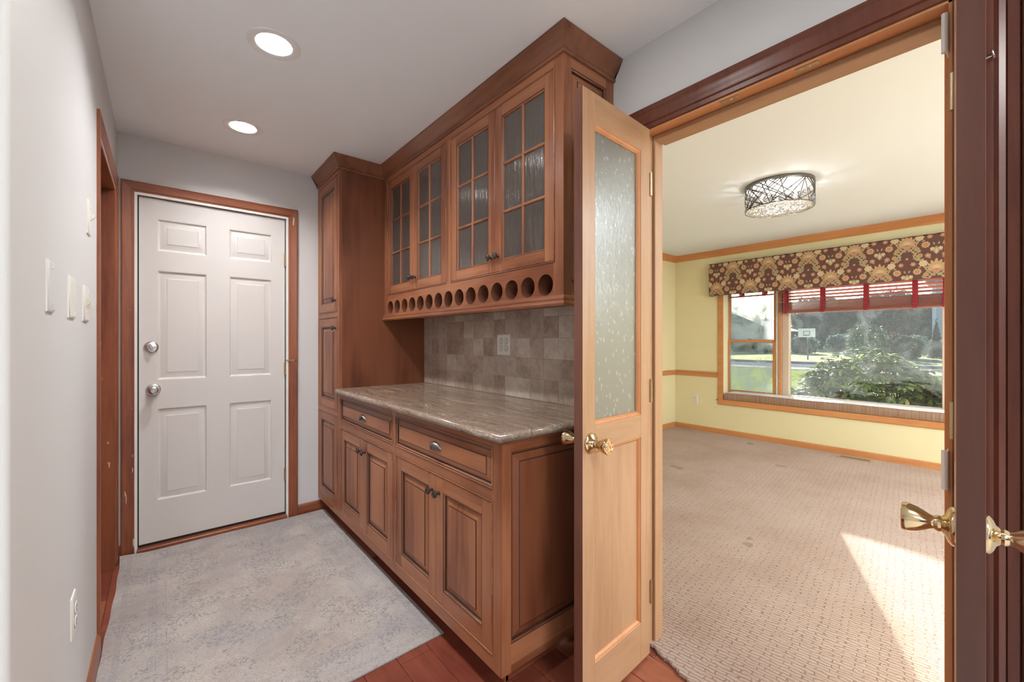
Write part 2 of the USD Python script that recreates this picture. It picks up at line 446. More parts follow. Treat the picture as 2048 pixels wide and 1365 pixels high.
def put(name, mesh, mat, parent='/World', label=None, cat=None, group=None, kind=None, smooth=30):
    """One Mesh prim; mesh is in world coordinates."""
    if isinstance(mesh, list):
        ms = join(mesh)
        mesh = trimesh.util.concatenate(ms) if len(ms) > 1 else ms[0].copy()
    else:
        mesh = mesh.copy()
    o = np.array(ORIGIN.get(parent, (0, 0, 0)), float)
    path = path_for(name, parent)
    mesh.apply_translation(-o)
    m = usdkit.mesh(stage, path, mesh, M[mat] if isinstance(mat, str) else mat, smooth)
    tag(m.GetPrim(), label, cat, group, kind)
    return path


# ------------------------------------------------------------------ shapes
def bx(x0, x1, y0, y1, z0, z1, r=0.0):
    x0, x1 = min(x0, x1), max(x0, x1)
    y0, y1 = min(y0, y1), max(y0, y1)
    z0, z1 = min(z0, z1), max(z0, z1)
    if r <= 0:
        m = trimesh.creation.box((x1 - x0, y1 - y0, z1 - z0))
        m.apply_translation(((x0 + x1) / 2, (y0 + y1) / 2, (z0 + z1) / 2))
        return m
    r = min(r, (x1 - x0) * 0.45, (y1 - y0) * 0.45, (z1 - z0) * 0.45)
    pts = []
    for sx in (0, 1):
        for sy in (0, 1):
            for sz in (0, 1):
                c = [(x0, x1)[sx], (y0, y1)[sy], (z0, z1)[sz]]
                d = [r if s == 0 else -r for s in (sx, sy, sz)]
                for k in range(3):
                    q = [c[j] + (d[j] if j != k else 0) for j in range(3)]
                    pts.append(q)
    return trimesh.convex.convex_hull(np.array(pts))


class Plane:
    """(u, v, h) -> world; h points out of the surface."""

    def __init__(self, o, eu, ev, en):
        self.o, self.m = np.array(o, float), np.array([eu, ev, en], float)
        self.flip = np.linalg.det(self.m) < 0

    def pts(self, q):
        return self.o + np.asarray(q, float) @ self.m

    def mesh(self, v, f):
        f = np.asarray(f)
        return trimesh.Trimesh(self.pts(v), f[:, ::-1] if self.flip else f, process=False)

    def box(self, u0, u1, v0, v1, h0, h1, r=0.0):
        m = bx(u0, u1, v0, v1, h0, h1, r)
        return self.mesh(m.vertices, m.faces)

    def shape(self, poly, h0, h1):
        ms = []
        for gpoly in getattr(poly, 'geoms', [poly]):
            if gpoly.is_empty or gpoly.area < 1e-9:
                continue
            m = trimesh.creation.extrude_polygon(gpoly, h1 - h0, engine='earcut')
            m.apply_translation((0, 0, h0))
            ms.append(self.mesh(m.vertices, m.faces))
        return ms

    def rings(self, rect, profile, cap=True):
        """Loft of rectangles inset by d at height h; profile is [(d, h), ...]."""
        u0, u1, v0, v1 = rect
        V, F = [], []
        for d, h in profile:
            V += [(u0 + d, v0 + d, h), (u1 - d, v0 + d, h), (u1 - d, v1 - d, h), (u0 + d, v1 - d, h)]
        for k in range(len(profile) - 1):
            for j in range(4):
                a, b = 4 * k + j, 4 * k + (j + 1) % 4
                F += [(a, b, b + 4), (a, b + 4, a + 4)]
        if cap:
            a = 4 * (len(profile) - 1)
            F += [(a, a + 1, a + 2), (a, a + 2, a + 3)]
        return self.mesh(np.array(V, float), np.array(F))

    def lathe(self, u, v, prof, n=28, axis=2):
        """prof: [(h, r)] turned about the plane's normal."""
        V, F = [], []
        for h, r in prof:
            for k in range(n):
                t = 2 * math.pi * k / n
                V.append((u + r * math.cos(t), v + r * math.sin(t), h))
        for i in range(len(prof) - 1):
            for k in range(n):
                a, b = i * n + k, i * n + (k + 1) % n
                F += [(a, b, b + n), (a, b + n, a + n)]
        V += [(u, v, prof[0][0]), (u, v, prof[-1][0])]
        c0, c1 = len(V) - 2, len(V) - 1
        for k in range(n):
            F.append((c0, (k + 1) % n, k))
            F.append((c1, (len(prof) - 1) * n + k, (len(prof) - 1) * n + (k + 1) % n))
        return self.mesh(np.array(V), np.array(F))


def face_x(x):     # a surface that faces -x (the cabinet fronts)
    return Plane((x, 0, 0), (0, 1, 0), (0, 0, 1), (-1, 0, 0))


def face_y(y):     # a surface that faces -y
    return Plane((0, y, 0), (1, 0, 0), (0, 0, 1), (0, -1, 0))


def sweep(path, prof, up=(0, 0, 1), closed=False, plane=None):
    """Mitred moulding. path: 2-D points; prof: [(a, b)], a to the right of travel, b out of the plane. plane maps (u, v, h)."""
    P = np.array(path, float)
    n = len(P)
    V = []
    for i in range(n):
        d0 = P[i] - P[i - 1] if (i > 0 or closed) else P[1] - P[0]
        d1 = P[(i + 1) % n] - P[i] if (i < n - 1 or closed) else P[-1] - P[-2]
        d0, d1 = d0 / np.linalg.norm(d0), d1 / np.linalg.norm(d1)
        r0, r1 = np.array([d0[1], -d0[0]]), np.array([d1[1], -d1[0]])
        mdir = (r0 + r1) / max(1e-9, 1 + r0 @ r1)
        for a, b in prof:
            q = P[i] + mdir * a
            V.append((q[0], q[1], b))
    k = len(prof)
    F = []
    for i in range(n if closed else n - 1):
        for j in range(k):
            a, b = i * k + j, i * k + (j + 1) % k
            c, d = ((i + 1) % n) * k + (j + 1) % k, ((i + 1) % n) * k + j
            F += [(a, b, c), (a, c, d)]
    if not closed:
        for j in range(1, k - 1):
            F.append((0, j + 1, j))
            e = (n - 1) * k
            F.append((e, e + j, e + j + 1))
    V = np.array(V)
    pl = plane or Plane((0, 0, 0), (1, 0, 0), (0, 1, 0), (0, 0, 1))
    m = pl.mesh(V, F)
    if not closed or True:
        try:
            trimesh.repair.fix_normals(m)
        except Exception:
            pass
    return m


def tube(pts, r, n=8):
    pts = np.asarray(pts, float)
    V, F = [], []
    rr = np.broadcast_to(np.asarray(r, float), (len(pts),))
    ref = None
    for i, p in enumerate(pts):
        d = pts[min(i + 1, len(pts) - 1)] - pts[max(i - 1, 0)]
        d = d / max(np.linalg.norm(d), 1e-9)
        if ref is None:
            ref = np.array([0, 0, 1.0]) if abs(d[2]) < 0.9 else np.array([1.0, 0, 0])
        a = np.cross(d, ref)
        a /= np.linalg.norm(a)
        b = np.cross(d, a)
        ref = np.cross(a, d) if False else ref
        for k in range(n):
            t = 2 * math.pi * k / n
            V.append(p + rr[i] * (math.cos(t) * a + math.sin(t) * b))
    for i in range(len(pts) - 1):
        for k in range(n):
            a, b = i * n + k, i * n + (k + 1) % n
            F += [(a, b + n, b), (a, a + n, b + n)]
    V += [pts[0], pts[-1]]
    for k in range(n):
        F.append((len(V) - 2, k, (k + 1) % n))
        F.append((len(V) - 1, (len(pts) - 1) * n + (k + 1) % n, (len(pts) - 1) * n + k))
    return trimesh.Trimesh(np.array(V), np.array(F), process=False)

# ================================================================== the shell
XL, YF, XW, XR, XN, CE = -0.192, 3.235, 1.478, 1.60, 5.585, 2.40
YN, YS = 3.10, -3.6                      # side walls of the yellow room
O0, O1, OZ = 0.108, 0.945, 2.05          # opening between hall and yellow room
D0, D1, DZ = -0.108, 0.664, 2.066        # far door opening
L0, L1, LZ = 2.365, 3.085, 2.03          # doorway in the left wall
WY0, WY1, WZ0, WZ1 = -0.184, 2.434, 0.46, 2.10   # window box

S = 'structure'
# hall ceiling, with holes for the cans
cans = [(0.344, 1.890), (0.346, 2.733)]
cp = sbox(-3.2, -4.0, XW + 0.06, YF + 0.1).difference(unary_union([Point(c).buffer(0.074, 32) for c in cans]))
flat = Plane((0, 0, 0), (1, 0, 0), (0, 1, 0), (0, 0, 1))
put('ceiling', flat.shape(cp, CE, CE + 0.02), 'ceil', label='white painted ceiling over the hall and cabinets', cat='ceiling', kind=S)
put('ceiling', bx(XW + 0.06, XN + 0.5, YS, YN + 0.1, CE, CE + 0.02), 'ceil_room', label='white ceiling of the yellow room holding the drum light', cat='ceiling', kind=S)

# left wall: plaster with a doorway, a rounded free end and the return behind it
WL = Plane((XL, 0, 0), (0, 1, 0), (0, 0, 1), (1, 0, 0))
lw = sbox(1.07, 0, YF, CE).difference(sbox(L0 - 0.02, -0.1, L1 + 0.02, LZ + 0.02))
wl = WL.shape(lw, -0.12, 0.0)
rad = 0.012
seg = [(XL - rad + rad * math.cos(t), 1.07 - rad * math.sin(t)) for t in np.linspace(0, math.pi / 2, 9)]
endp = Polygon(seg + [(-3.2, 1.058), (-3.2, 1.16), (XL - 0.12, 1.16), (XL - 0.12, 1.07), (XL, 1.07)])
put('wall_left', [wl, flat.shape(endp, 0, CE)], 'white', label='white plastered hall wall with light switches and a rounded end', cat='wall', kind=S, smooth=40)
# far wall with the panelled door
WF = face_y(YF)
fw = sbox(XL - 0.3, 0, XW + 0.06, CE).difference(sbox(D0 - 0.012, -0.1, D1 + 0.012, DZ + 0.012))
put('wall_far', WF.shape(fw, -0.12, 0), 'white', label='white end wall around the panelled entrance door', cat='wall', kind=S)
# right wall (hall side white, room side yellow)
WR = face_x(XW)
rw = sbox(-4.0, 0, YF, CE).difference(sbox(O0 - 0.02, -0.1, O1 + 0.02, OZ + 0.02))
put('wall_right', WR.shape(rw, -0.06, 0), 'white', label='white hall wall behind the cabinets and above the double doors', cat='wall', kind=S)
rw2 = sbox(YS, 0, YN, CE).difference(sbox(O0 - 0.02, -0.1, O1 + 0.02, OZ + 0.02))
put('wall_divider', WR.shape(rw2, XW - XR, -0.06), 'yellow', label='yellow room side of the wall with the double doors', cat='wall', kind=S)
# yellow room
WN = face_x(XN)
nw = sbox(YS, 0, YN, CE).difference(sbox(WY0, WZ0, WY1, WZ1))
put('wall_window', WN.shape(nw, -0.12, 0), 'yellow', label='pale yellow wall around the large window', cat='wall', kind=S)
put('wall_side', bx(XR, XN + 0.1, YN, YN + 0.1, 0, CE), 'yellow', label='pale yellow side wall left of the window wall', cat='wall', kind=S)
put('wall_south', bx(XR, XN + 0.1, YS - 0.1, YS, 0, CE), 'yellow', label='pale yellow wall closing the unseen end of the room', cat='wall', kind=S)
# unseen kitchen behind the camera; wall opening added to let sky light in
bw = sbox(-3.2, 0, XW, CE).difference(sbox(-2.4, 0.0, 0.6, 2.1))
put('wall_back', Plane((0, -4.0, 0), (1, 0, 0), (0, 0, 1), (0, 1, 0)).shape(bw, -0.12, 0), 'white', label='unseen white wall with an opening added to let sky light in', cat='wall', kind=S)
put('wall_kitchen', bx(-3.32, -3.2, -4.0, 1.16, 0, CE), 'white', label='white kitchen wall left of the camera', cat='wall', kind=S)

# floor: red planks laid along the hall, over a dark subfloor
fl = thing('floor', 'red brown hardwood plank floor of the hall', 'floor', (0.5, 1.5, 0), kind=S)
put('subfloor', bx(-3.2, XR - 0.02, 0.15, YF + 0.02, -0.06, -0.004), 'subfloor', fl, label='dark joints between the planks')
seams = [-0.581 + 0.1275 * k for k in range(18)]
pr = random.Random(5)
for k, x0 in enumerate(seams[:-1]):
    x1 = min(seams[k + 1], XR - 0.025)
    if x0 > XR - 0.06:
        continue
    ends = {10: [1.49, 0.42], 11: [1.57, 0.8], 12: [2.3, 0.95]}.get(k)
    y, cuts = YF + 0.02, []
    lim = 0.2 if x0 > -0.3 else 2.2
    if x0 < -0.33:
        y = L1 + 0.1
    while y > lim:
        ln = pr.uniform(0.5, 1.15)
        y2 = y - ln
        if ends and any(y2 < e < y - 0.1 for e in ends):
            y2 = next(e for e in ends if y2 < e < y - 0.1)
        y2 = max(y2, lim)
        dz = pr.uniform(-0.0006, 0.0)
        put('plank', bx(x0 + 0.0008, x1 - 0.0008, y2 + 0.0008, y - 0.0008, -0.012, dz, 0.0015), pr.choice(FLOORS[:3] if pr.random() < 0.85 else FLOORS), fl, smooth=False)
        y = y2

put('floor', bx(-3.2, XR - 0.02, -4.0, 0.15, -0.06, -0.003), 'bounce_floor', label='unseen pale floor behind the camera added to bounce light', cat='floor', kind=S)

# carpet, with a ragged cut edge in the doorway
edge = [(1.465 + 0.012 * math.sin(9 * t) + 0.006 * math.sin(31 * t) + 0.08 * t, 0.70 + 0.26 * t) for t in np.linspace(-2.3, 0.95, 60)]
edge = [(max(1.40, 1.447 + 0.30 * (y - 0.74) + 0.004 * math.sin(70 * y) + 0.003 * math.sin(173 * y)), y) for y in np.linspace(O0, O1, 70)]
cpoly = Polygon([(XR, YS), (XR, O0)] + edge + [(XR, O1), (XR, YN), (XN, YN), (XN, YS)])
ctop = flat.shape(cpoly, -0.004, 0.011)
lip = tube([(x, y, 0.006) for x, y in edge], 0.0075, 8)
put('carpet', [ctop, lip], 'carpet', label='tan looped carpet covering the yellow room floor', cat='carpet', kind='stuff')
put('floor', bx(XR - 0.02, XN + 0.1, YS, YN + 0.1, -0.06, -0.005), 'subfloor', label='subfloor under the tan carpet', cat='floor', kind=S)

# ------------------------------------------------------------------ trim
CAS = [(0, 0), (0, 0.017), (0.006, 0.020), (0.012, 0.018), (0.038, 0.014), (0.046, 0.0135), (0.049, 0.009), (0.057, 0.0075), (0.060, 0.0)]
CAS_IN = [(0.062 - a, h) for a, h in CAS]       # outer edge is the thick one


def casing_u(pl, u0, u1, vtop, prof, name, label, mats, v0=0.0, reveal=0.006, order='n', w=0.062):
    """Three mitred casing boards round an opening: two stiles and a head, each its own part."""
    t = thing(name, label, 'door casing', tuple(pl.pts((u0, v0, 0))), kind=S)
    u0, u1, vtop = u0 - reveal, u1 + reveal, vtop + reveal
    hp = [(a, h) for a, h in prof]
    nrm = (lambda a: w - a)
    def board(p0, p1, m0, m1):
        # p along inner edge from p0 to p1; a grows outward (left of travel)
        d = np.array(p1, float) - p0
        L = np.linalg.norm(d)
        d /= L
        o = np.array([-d[1], d[0]])
        V, F = [], []
        for e, mt in ((p0, m0), (p1, m1)):
            for a, h in hp:
                q = np.array(e, float) + o * (w - a) + d * (w - a) * mt
                V.append((q[0], q[1], h))
        k = len(hp)
        for j in range(k):
            a, b = j, (j + 1) % k
            F += [(a, b, b + k), (a, b + k, a + k)]
        for j in range(1, k - 1):
            F += [(0, j + 1, j), (k, k + j, k + j + 1)]
        m = pl.mesh(np.array(V), np.array(F))
        trimesh.repair.fix_normals(m)
        return m
    # travel down the right side and up the left one, so that the board always grows away from the opening
    put('stile', board((u1, vtop), (u1, v0), -1, 0), mats[0], t)
    put('stile', board((u0, v0), (u0, vtop), 0, 1), mats[0], t)
    put('head', board((u0, vtop), (u1, vtop), -1, 1), mats[1], t)
    return t


casing_u(WF, D0, D1, DZ, CAS, 'trim', 'cherry stained casing around the panelled white door', ('trim_z', 'trim_x'))
WLr = Plane((XL, 0, 0), (0, -1, 0), (0, 0, 1), (1, 0, 0))
casing_u(WLr, -L1, -L0, LZ, [(a, h * 0.55) for a, h in CAS], 'trim', 'worn cherry casing of the doorway in the left wall', ('trim_z', 'trim_y'), w=0.085)
WRr = Plane((XW, 0, 0), (0, -1, 0), (0, 0, 1), (-1, 0, 0))
CAS3 = [(0, 0), (0, 0.018), (0.010, 0.022), (0.018, 0.019), (0.030, 0.021), (0.052, 0.016), (0.064, 0.0155), (0.068, 0.010), (0.082, 0.009), (0.085, 0.0)]
casing_u(WR, O0, O1, OZ, CAS3, 'trim', 'dark cherry casing over the double door opening', ('darkcherry2', 'darkcherry'), w=0.085)
WRR = Plane((XR, 0, 0), (0, 1, 0), (0, 0, 1), (1, 0, 0))
casing_u(WRR, O0, O1, OZ, CAS, 'trim', 'honey stained casing on the yellow side of the opening', ('oak_z', 'oak_y'))

put('trim', bx(XW - 0.016, XW, -0.006, O0 - 0.091, 0, OZ + 0.09, 0.003), 'darkcherry2', label='dark cherry filler board beside the double door casing', cat='door casing', kind=S)
put('trim', bx(XW - 0.022, XW, -0.075, -0.007, 0, CE, 0.003), 'edge', label='brown edge board at the right end of the hall wall', cat='door casing', kind=S)

# jambs of the opening: boards and stops
jb = thing('trim', 'wooden jamb lining of the double door opening', 'door jamb', (XW, O1, 0), kind=S)
put('side_jamb', [bx(XW - 0.001, XR + 0.001, O1, O1 + 0.02, 0, OZ), bx(XW + 0.05, XR - 0.02, O1 - 0.011, O1, 0, OZ, 0.002)], 'leaf_z', jb)
put('side_jamb', [bx(XW - 0.001, XR + 0.001, O0 - 0.02, O0, 0, OZ), bx(XW + 0.05, XR - 0.02, O0, O0 + 0.011, 0, OZ, 0.002)], 'oak_z', jb)
put('head_jamb', bx(XW - 0.001, XR + 0.001, O0, O1, OZ, OZ + 0.02), 'oak_y', jb)
put('head_stop', bx(XW + 0.05, XR + 0.001, O0 + 0.011, O1 - 0.011, OZ - 0.02, OZ, 0.002), 'leaf_y', jb)
for yy in (0.630, 0.405):
    cb = put('catch_plate', [bx(XW + 0.006, XW + 0.030, yy - 0.030, yy + 0.030, OZ - 0.002, OZ + 0.001, 0.0005),
                             flat.lathe(XW + 0.018, yy, [(OZ - 0.004, 0.007), (OZ - 0.002, 0.009), (OZ, 0.009)], 16)] +
             [flat.lathe(XW + 0.018, yy + s, [(OZ - 0.0035, 0.002), (OZ - 0.0025, 0.0035), (OZ, 0.0035)], 10) for s in (-0.022, 0.022)], 'oldbrass', jb, label='small brass ball catch plate')
# white painted butt hinges on the right jamb
for zz in (0.86, 1.93):
    put('hinge', [bx(XW + 0.002, XW + 0.034, O0, O0 + 0.004, zz, zz + 0.095, 0.001), tube([(XW - 0.004, O0 + 0.006, zz), (XW - 0.004, O0 + 0.006, zz + 0.095)], 0.0065, 12)], 'trimwhite', jb, label='white painted butt hinge')

# jambs of the left doorway and an unseen slab added to stop light leaks
lj = thing('trim', 'scratched cherry jamb lining of the left doorway', 'door jamb', (XL, L1, 0), kind=S)
put('side_jamb', [bx(XL - 0.121, XL + 0.001, L1, L1 + 0.02, 0, LZ), bx(XL - 0.085, XL - 0.05, L1 - 0.011, L1, 0, LZ)], 'trim_z', lj)
put('side_jamb', [bx(XL - 0.121, XL + 0.001, L0 - 0.02, L0, 0, LZ)], 'trim_z', lj)
put('head_jamb', [bx(XL - 0.121, XL + 0.001, L0, L1, LZ, LZ + 0.02), bx(XL - 0.085, XL - 0.05, L0, L1, LZ - 0.011, LZ)], 'trim_y', lj)
put('door_1', bx(XL - 0.125, XL - 0.088, L0 + 0.003, L1 - 0.003, 0.01, LZ - 0.003), 'trim_z', label='unseen slab added to close the left doorway against light leaks', cat='door', kind=S)

# baseboards
BB = [(0, 0), (0.012, 0), (0.012, 0.055), (0.009, 0.064), (0.004, 0.070), (0, 0.070)]
put('baseboard_far', sweep([(D1 + 0.068, YF), (0.95, YF)], BB), 'trim_x', label='short cherry baseboard between the door and the tall cabinet', cat='baseboard', kind=S)
put('baseboard_far', sweep([(XL + 0.0, YF), (D0 - 0.068, YF)], BB), 'trim_x', label='tiny cherry baseboard piece in the corner left of the panelled door', cat='baseboard', kind=S)
put('baseboard_left', sweep([(XL, 1.08), (XL, L0 - 0.09)], [(a, b * 1.3) for a, b in BB]), 'trim_y', label='cherry baseboard along the left hall wall', cat='baseboard', kind=S)
BB2 = [(a, b * 0.95 + 0.010) for a, b in BB]
put('baseboard_window', sweep([(XN, YN), (XN, YS)], BB2), 'oak_y', label='honey wood baseboard under the window', cat='baseboard', kind=S)
put('baseboard_side', sweep([(XR, YN), (XN - 0.012, YN)], BB2), 'oak_x', label='honey wood baseboard on the yellow side wall', cat='baseboard', kind=S)
CRP = [(0, 2.32), (0.010, 2.32), (0.014, 2.332), (0.022, 2.345), (0.044, 2.382), (0.052, 2.392), (0.052, 2.40), (0, 2.40)]
put('trim', sweep([(XR, YN), (XN, YN), (XN, YS)], CRP), 'oak_y', label='honey wood crown moulding around the yellow room ceiling', cat='crown moulding', kind=S)
RAIL = [(0, 0.742), (0.010, 0.742), (0.014, 0.752), (0.012, 0.775), (0.018, 0.79), (0.024, 0.80), (0.024, 0.808), (0, 0.808)]
put('trim', sweep([(XR, YN), (XN, YN), (XN, WY1 + 0.066)], RAIL), 'oak_y', label='honey wood chair rail left of the window', cat='chair rail', kind=S)
put('trim', bx(XR + 0.0, XR + 0.02, 1.1, YN, 0.742, 0.808, 0.006), 'oak_y', label='honey wood chair rail on the doorway wall', cat='chair rail', kind=S)

# ================================================================== the panelled door
DP = face_y(3.246)
dr = thing('door_2', 'cream white six panel entrance door with deadbolt and knob', 'door', (0.27, 3.25, 0.03), kind=S)
dz0, dz1, dx0, dx1 = 0.038, 2.058, -0.100, 0.656
cols = [(-0.019, 0.219), (0.335, 0.577)]
rows = [(1.753, 1.942), (0.991, 1.637), (0.280, 0.821)]
slab = sbox(dx0, dz0, dx1, dz1)
for (a, b) in cols:
    for (c0, c1) in rows:
        slab = slab.difference(sbox(a, c0, b, c1))
put('slab', [DP.shape(slab, -0.010, 0), DP.box(dx0, dx1, dz0, dz1, -0.044, -0.010)], 'doorwhite', dr)
for (c0, c1) in rows:
    for (a, b) in cols:
        put('panel', DP.rings((a, b, c0, c1), [(0, 0), (0.004, -0.0015), (0.007, -0.007), (0.013, -0.009), (0.018, -0.0085), (0.043, -0.0015), (0.046, 0.0005), (0.049, 0.0)]), 'doorwhite', dr, smooth=12)
kx, kz = -0.036, 0.936
put('knob', DP.lathe(kx, kz, [(0, 0.034), (0.004, 0.034), (0.009, 0.029), (0.011, 0.016), (0.028, 0.013), (0.034, 0.019), (0.044, 0.028), (0.054, 0.0285), (0.062, 0.024), (0.065, 0.017), (0.0655, 0.013), (0.063, 0.011), (0.063, 0.006), (0.065, 0.005)], 36), 'nickel', dr, label='brushed nickel knob')
db = part_group('deadbolt', dr)
put('rose', DP.lathe(-0.046, 1.185, [(0, 0.034), (0.005, 0.034), (0.010, 0.030), (0.012, 0.026), (0.013, 0.010)], 36), 'nickel', db, label='brushed nickel deadbolt rose')
tt = DP.box(-0.006, 0.006, -0.019, 0.019, 0.012, 0.030, 0.003)
tt.apply_translation(-DP.pts((0, 0, 0)))
tt.apply_transform(trimesh.transformations.rotation_matrix(math.radians(-24), (0, 1, 0)))
tt.apply_translation(DP.pts((-0.046, 1.185, 0)))
put('thumb_turn', tt, 'nickel', db)
for s in (-0.017, 0.017):
    put('screw', DP.lathe(-0.046 + s, 1.185, [(0.010, 0.004), (0.0135, 0.004), (0.0142, 0.002)], 12), 'silver', db)
for zz in (1.78, 1.03, 0.30):
    put('hinge', [tube([(0.6615, 3.238, zz - 0.045), (0.6615, 3.238, zz + 0.045)], 0.0065, 12), bx(0.650, 0.672, 3.240, 3.2445, zz - 0.044, zz + 0.044)], 'oldbrass', dr, label='worn brass hinge')
put('hinge_stop', [tube([(0.6615, 3.236, 1.087), (0.69, 3.19, 1.087)], 0.004, 8), tube([(0.69, 3.19, 1.087), (0.705, 3.165, 1.087)], 0.007, 10)], 'oldbrass', dr, label='hinge pin door stop')
put('door_sweep', DP.box(dx0, dx1, 0.028, 0.040, -0.035, 0.002), 'gap', dr, label='black rubber sweep under the door')
ds = thing('trim', 'white weatherstrip stops and wooden sill of the entrance door', 'door frame', (0.27, YF, 0), kind=S)
put('stop', [bx(D0 - 0.012, dx0 - 0.006, 3.228, 3.29, 0.0, DZ + 0.01)], 'trimwhite', ds)
put('stop', [bx(dx1 + 0.006, D1 + 0.012, 3.228, 3.29, 0.0, DZ + 0.01)], 'trimwhite', ds)
put('stop', [bx(dx0 - 0.006, dx1 + 0.006, 3.228, 3.29, dz1 + 0.005, DZ + 0.012)], 'trimwhite', ds)
put('gap_seal', [bx(dx0 - 0.006, dx0, 3.252, 3.30, 0.03, dz1 + 0.004), bx(dx1, dx1 + 0.006, 3.252, 3.30, 0.03, dz1 + 0.004), bx(dx0, dx1, 3.252, 3.30, dz1, dz1 + 0.005)], 'gap', ds, label='dark weatherstrip in the door gap')
put('threshold', bx(D0, D1, 3.205, 3.33, 0.0, 0.026, 0.004), 'trim_x', ds)

# ================================================================== cabinets
FX = 0.870


def cab_door(pl, parent, name, u0, u1, v0, v1, knob=None, style='raised', ax='y', fw=0.054, muntin=None):
    d = part_group(name, parent, tuple(pl.pts((u0, v0, 0))))
    T = 0.018
    put('stile', pl.box(u0, u0 + fw, v0, v1, -T, 0, 0.0015), 'cab_z', d)
    put('stile', pl.box(u1 - fw, u1, v0, v1, -T, 0, 0.0015), 'cab_z', d)
    put('rail', pl.box(u0 + fw, u1 - fw, v0, v0 + fw, -T, 0, 0.0008), 'cab_' + ax, d)
    put('rail', pl.box(u0 + fw, u1 - fw, v1 - fw, v1, -T, 0, 0.0008), 'cab_' + ax, d)
    r = (u0 + fw, u1 - fw, v0 + fw, v1 - fw)
    if style == 'raised':
        raised(pl, d, r)
    else:
        nu, nv = muntin
        mw = 0.012
        cu = [r[0] + (r[1] - r[0]) * i / nu for i in range(nu + 1)]
        cv = [r[2] + (r[3] - r[2]) * i / nv for i in range(nv + 1)]
        put('glaze_line', pl.rings(r, [(0, 0.0004), (0.0025, -0.002)], False), 'glaze', d, label='dark glazed line around the panes')
        put('muntin', [pl.rings(r, [(0.0025, -0.002), (0.006, -0.0045), (0.007, -0.012)], False)] +
            [pl.box(c - mw / 2, c + mw / 2, r[2], r[3], -0.014, -0.003, 0.003) for c in cu[1:-1]] +
            [pl.box(r[0], r[1], c - mw / 2, c + mw / 2, -0.014, -0.0032, 0.003) for c in cv[1:-1]], 'cab_z', d)
        for i in range(nu):
            for j in range(nv):
                put('pane', pl.box(cu[i] + 0.001, cu[i + 1] - 0.001, cv[j] + 0.001, cv[j + 1] - 0.001, -0.0135, -0.0105), 'rain', d, smooth=False)
    if knob:
        ku, kv = knob
        put('knob', pl.lathe(ku, kv, [(0, 0.008), (0.003, 0.008), (0.005, 0.0055), (0.012, 0.005), (0.016, 0.009), (0.019, 0.0145), (0.022, 0.016), (0.026, 0.0155), (0.0285, 0.012), (0.0275, 0.009), (0.0285, 0.006), (0.029, 0.002)], 20), 'knobdark', d, label='dark bronze knob')
    return d


RAISED = [(0, 0.0, 0), (0.0022, -0.0022, 1), (0.0045, -0.0028, 0), (0.0065, -0.0045, 0), (0.009, -0.010, 1), (0.013, -0.010, 1), (0.036, -0.0035, 0), (0.0378, -0.0030, 1), (0.040, -0.0012, 1), (0.044, -0.0005, 0)]


def raised(pl, parent, r, k=1.0, mat='cab_z'):
    prof = [(d * k, h) for d, h, _ in RAISED]
    wood_m, dark = [], []
    for i in range(len(prof) - 1):
        (dark if RAISED[i + 1][2] == 1 else wood_m).append(pl.rings(r, prof[i:i + 2], False))
    d, h = prof[-1]
    wood_m.append(pl.rings((r[0] + d, r[1] - d, r[2] + d, r[3] - d), [(0, h), (0.0001, h)]))
    put('panel', wood_m, mat, parent, smooth=12)
    put('glaze_line', dark, 'glaze', parent, label='dark glazed grooves around the panel', smooth=12)


def bead(pl, rects):
    w, dk = [], []
    for (u0, u1, v0, v1) in rects:
        r = (u0 - 0.009, u1 + 0.009, v0 - 0.009, v1 + 0.009)
        dk.append(pl.rings(r, [(0, 0.0004), (0.0016, 0.0004)], False))
        w.append(pl.rings(r, [(0.0016, 0.0), (0.002, 0.0018), (0.004, 0.003), (0.006, 0.0022), (0.007, -0.003)], False))
        dk.append(pl.rings(r, [(0.007, -0.003), (0.0088, -0.0165)], False))
    return w, dk


def frame_plate(pl, outer, holes, T=0.018):
    s = sbox(outer[0], outer[2], outer[1], outer[3])
    for (u0, u1, v0, v1) in holes:
        s = s.difference(sbox(u0 - 0.0015, v0 - 0.0015, u1 + 0.0015, v1 + 0.0015))
    return pl.shape(s, -T, 0)


def frame_boards(pl, parent, name, outer, cols_, rows_, ax='y', low=None, T=0.018):
    """A face frame: full-height stiles left free by the openings' columns, rails between them."""
    ff = part_group(name, parent)
    u0, u1, v0, v1 = outer
    e = 0.0015
    edges = [u0] + [q for c in cols_ for q in (c[0] - e, c[1] + e)] + [u1]
    for i in range(0, len(edges), 2):
        inner = low is not None and 0 < i < len(edges) - 2
        put('stile', pl.box(edges[i], edges[i + 1], low[0] if inner else v0, low[1] if inner else v1, -T, 0), 'cab_z', ff)
    ve = [v0] + [q for r in rows_ for q in (r[0] - e, r[1] + e)] + [v1]
    for i in range(0, len(ve), 2):
        if low is None:
            for c in cols_:
                put('rail', pl.box(c[0] - e, c[1] + e, ve[i], ve[i + 1], -T, 0), 'cab_' + ax, ff)
    return ff


PF = face_x(FX)
ZT = 2.316
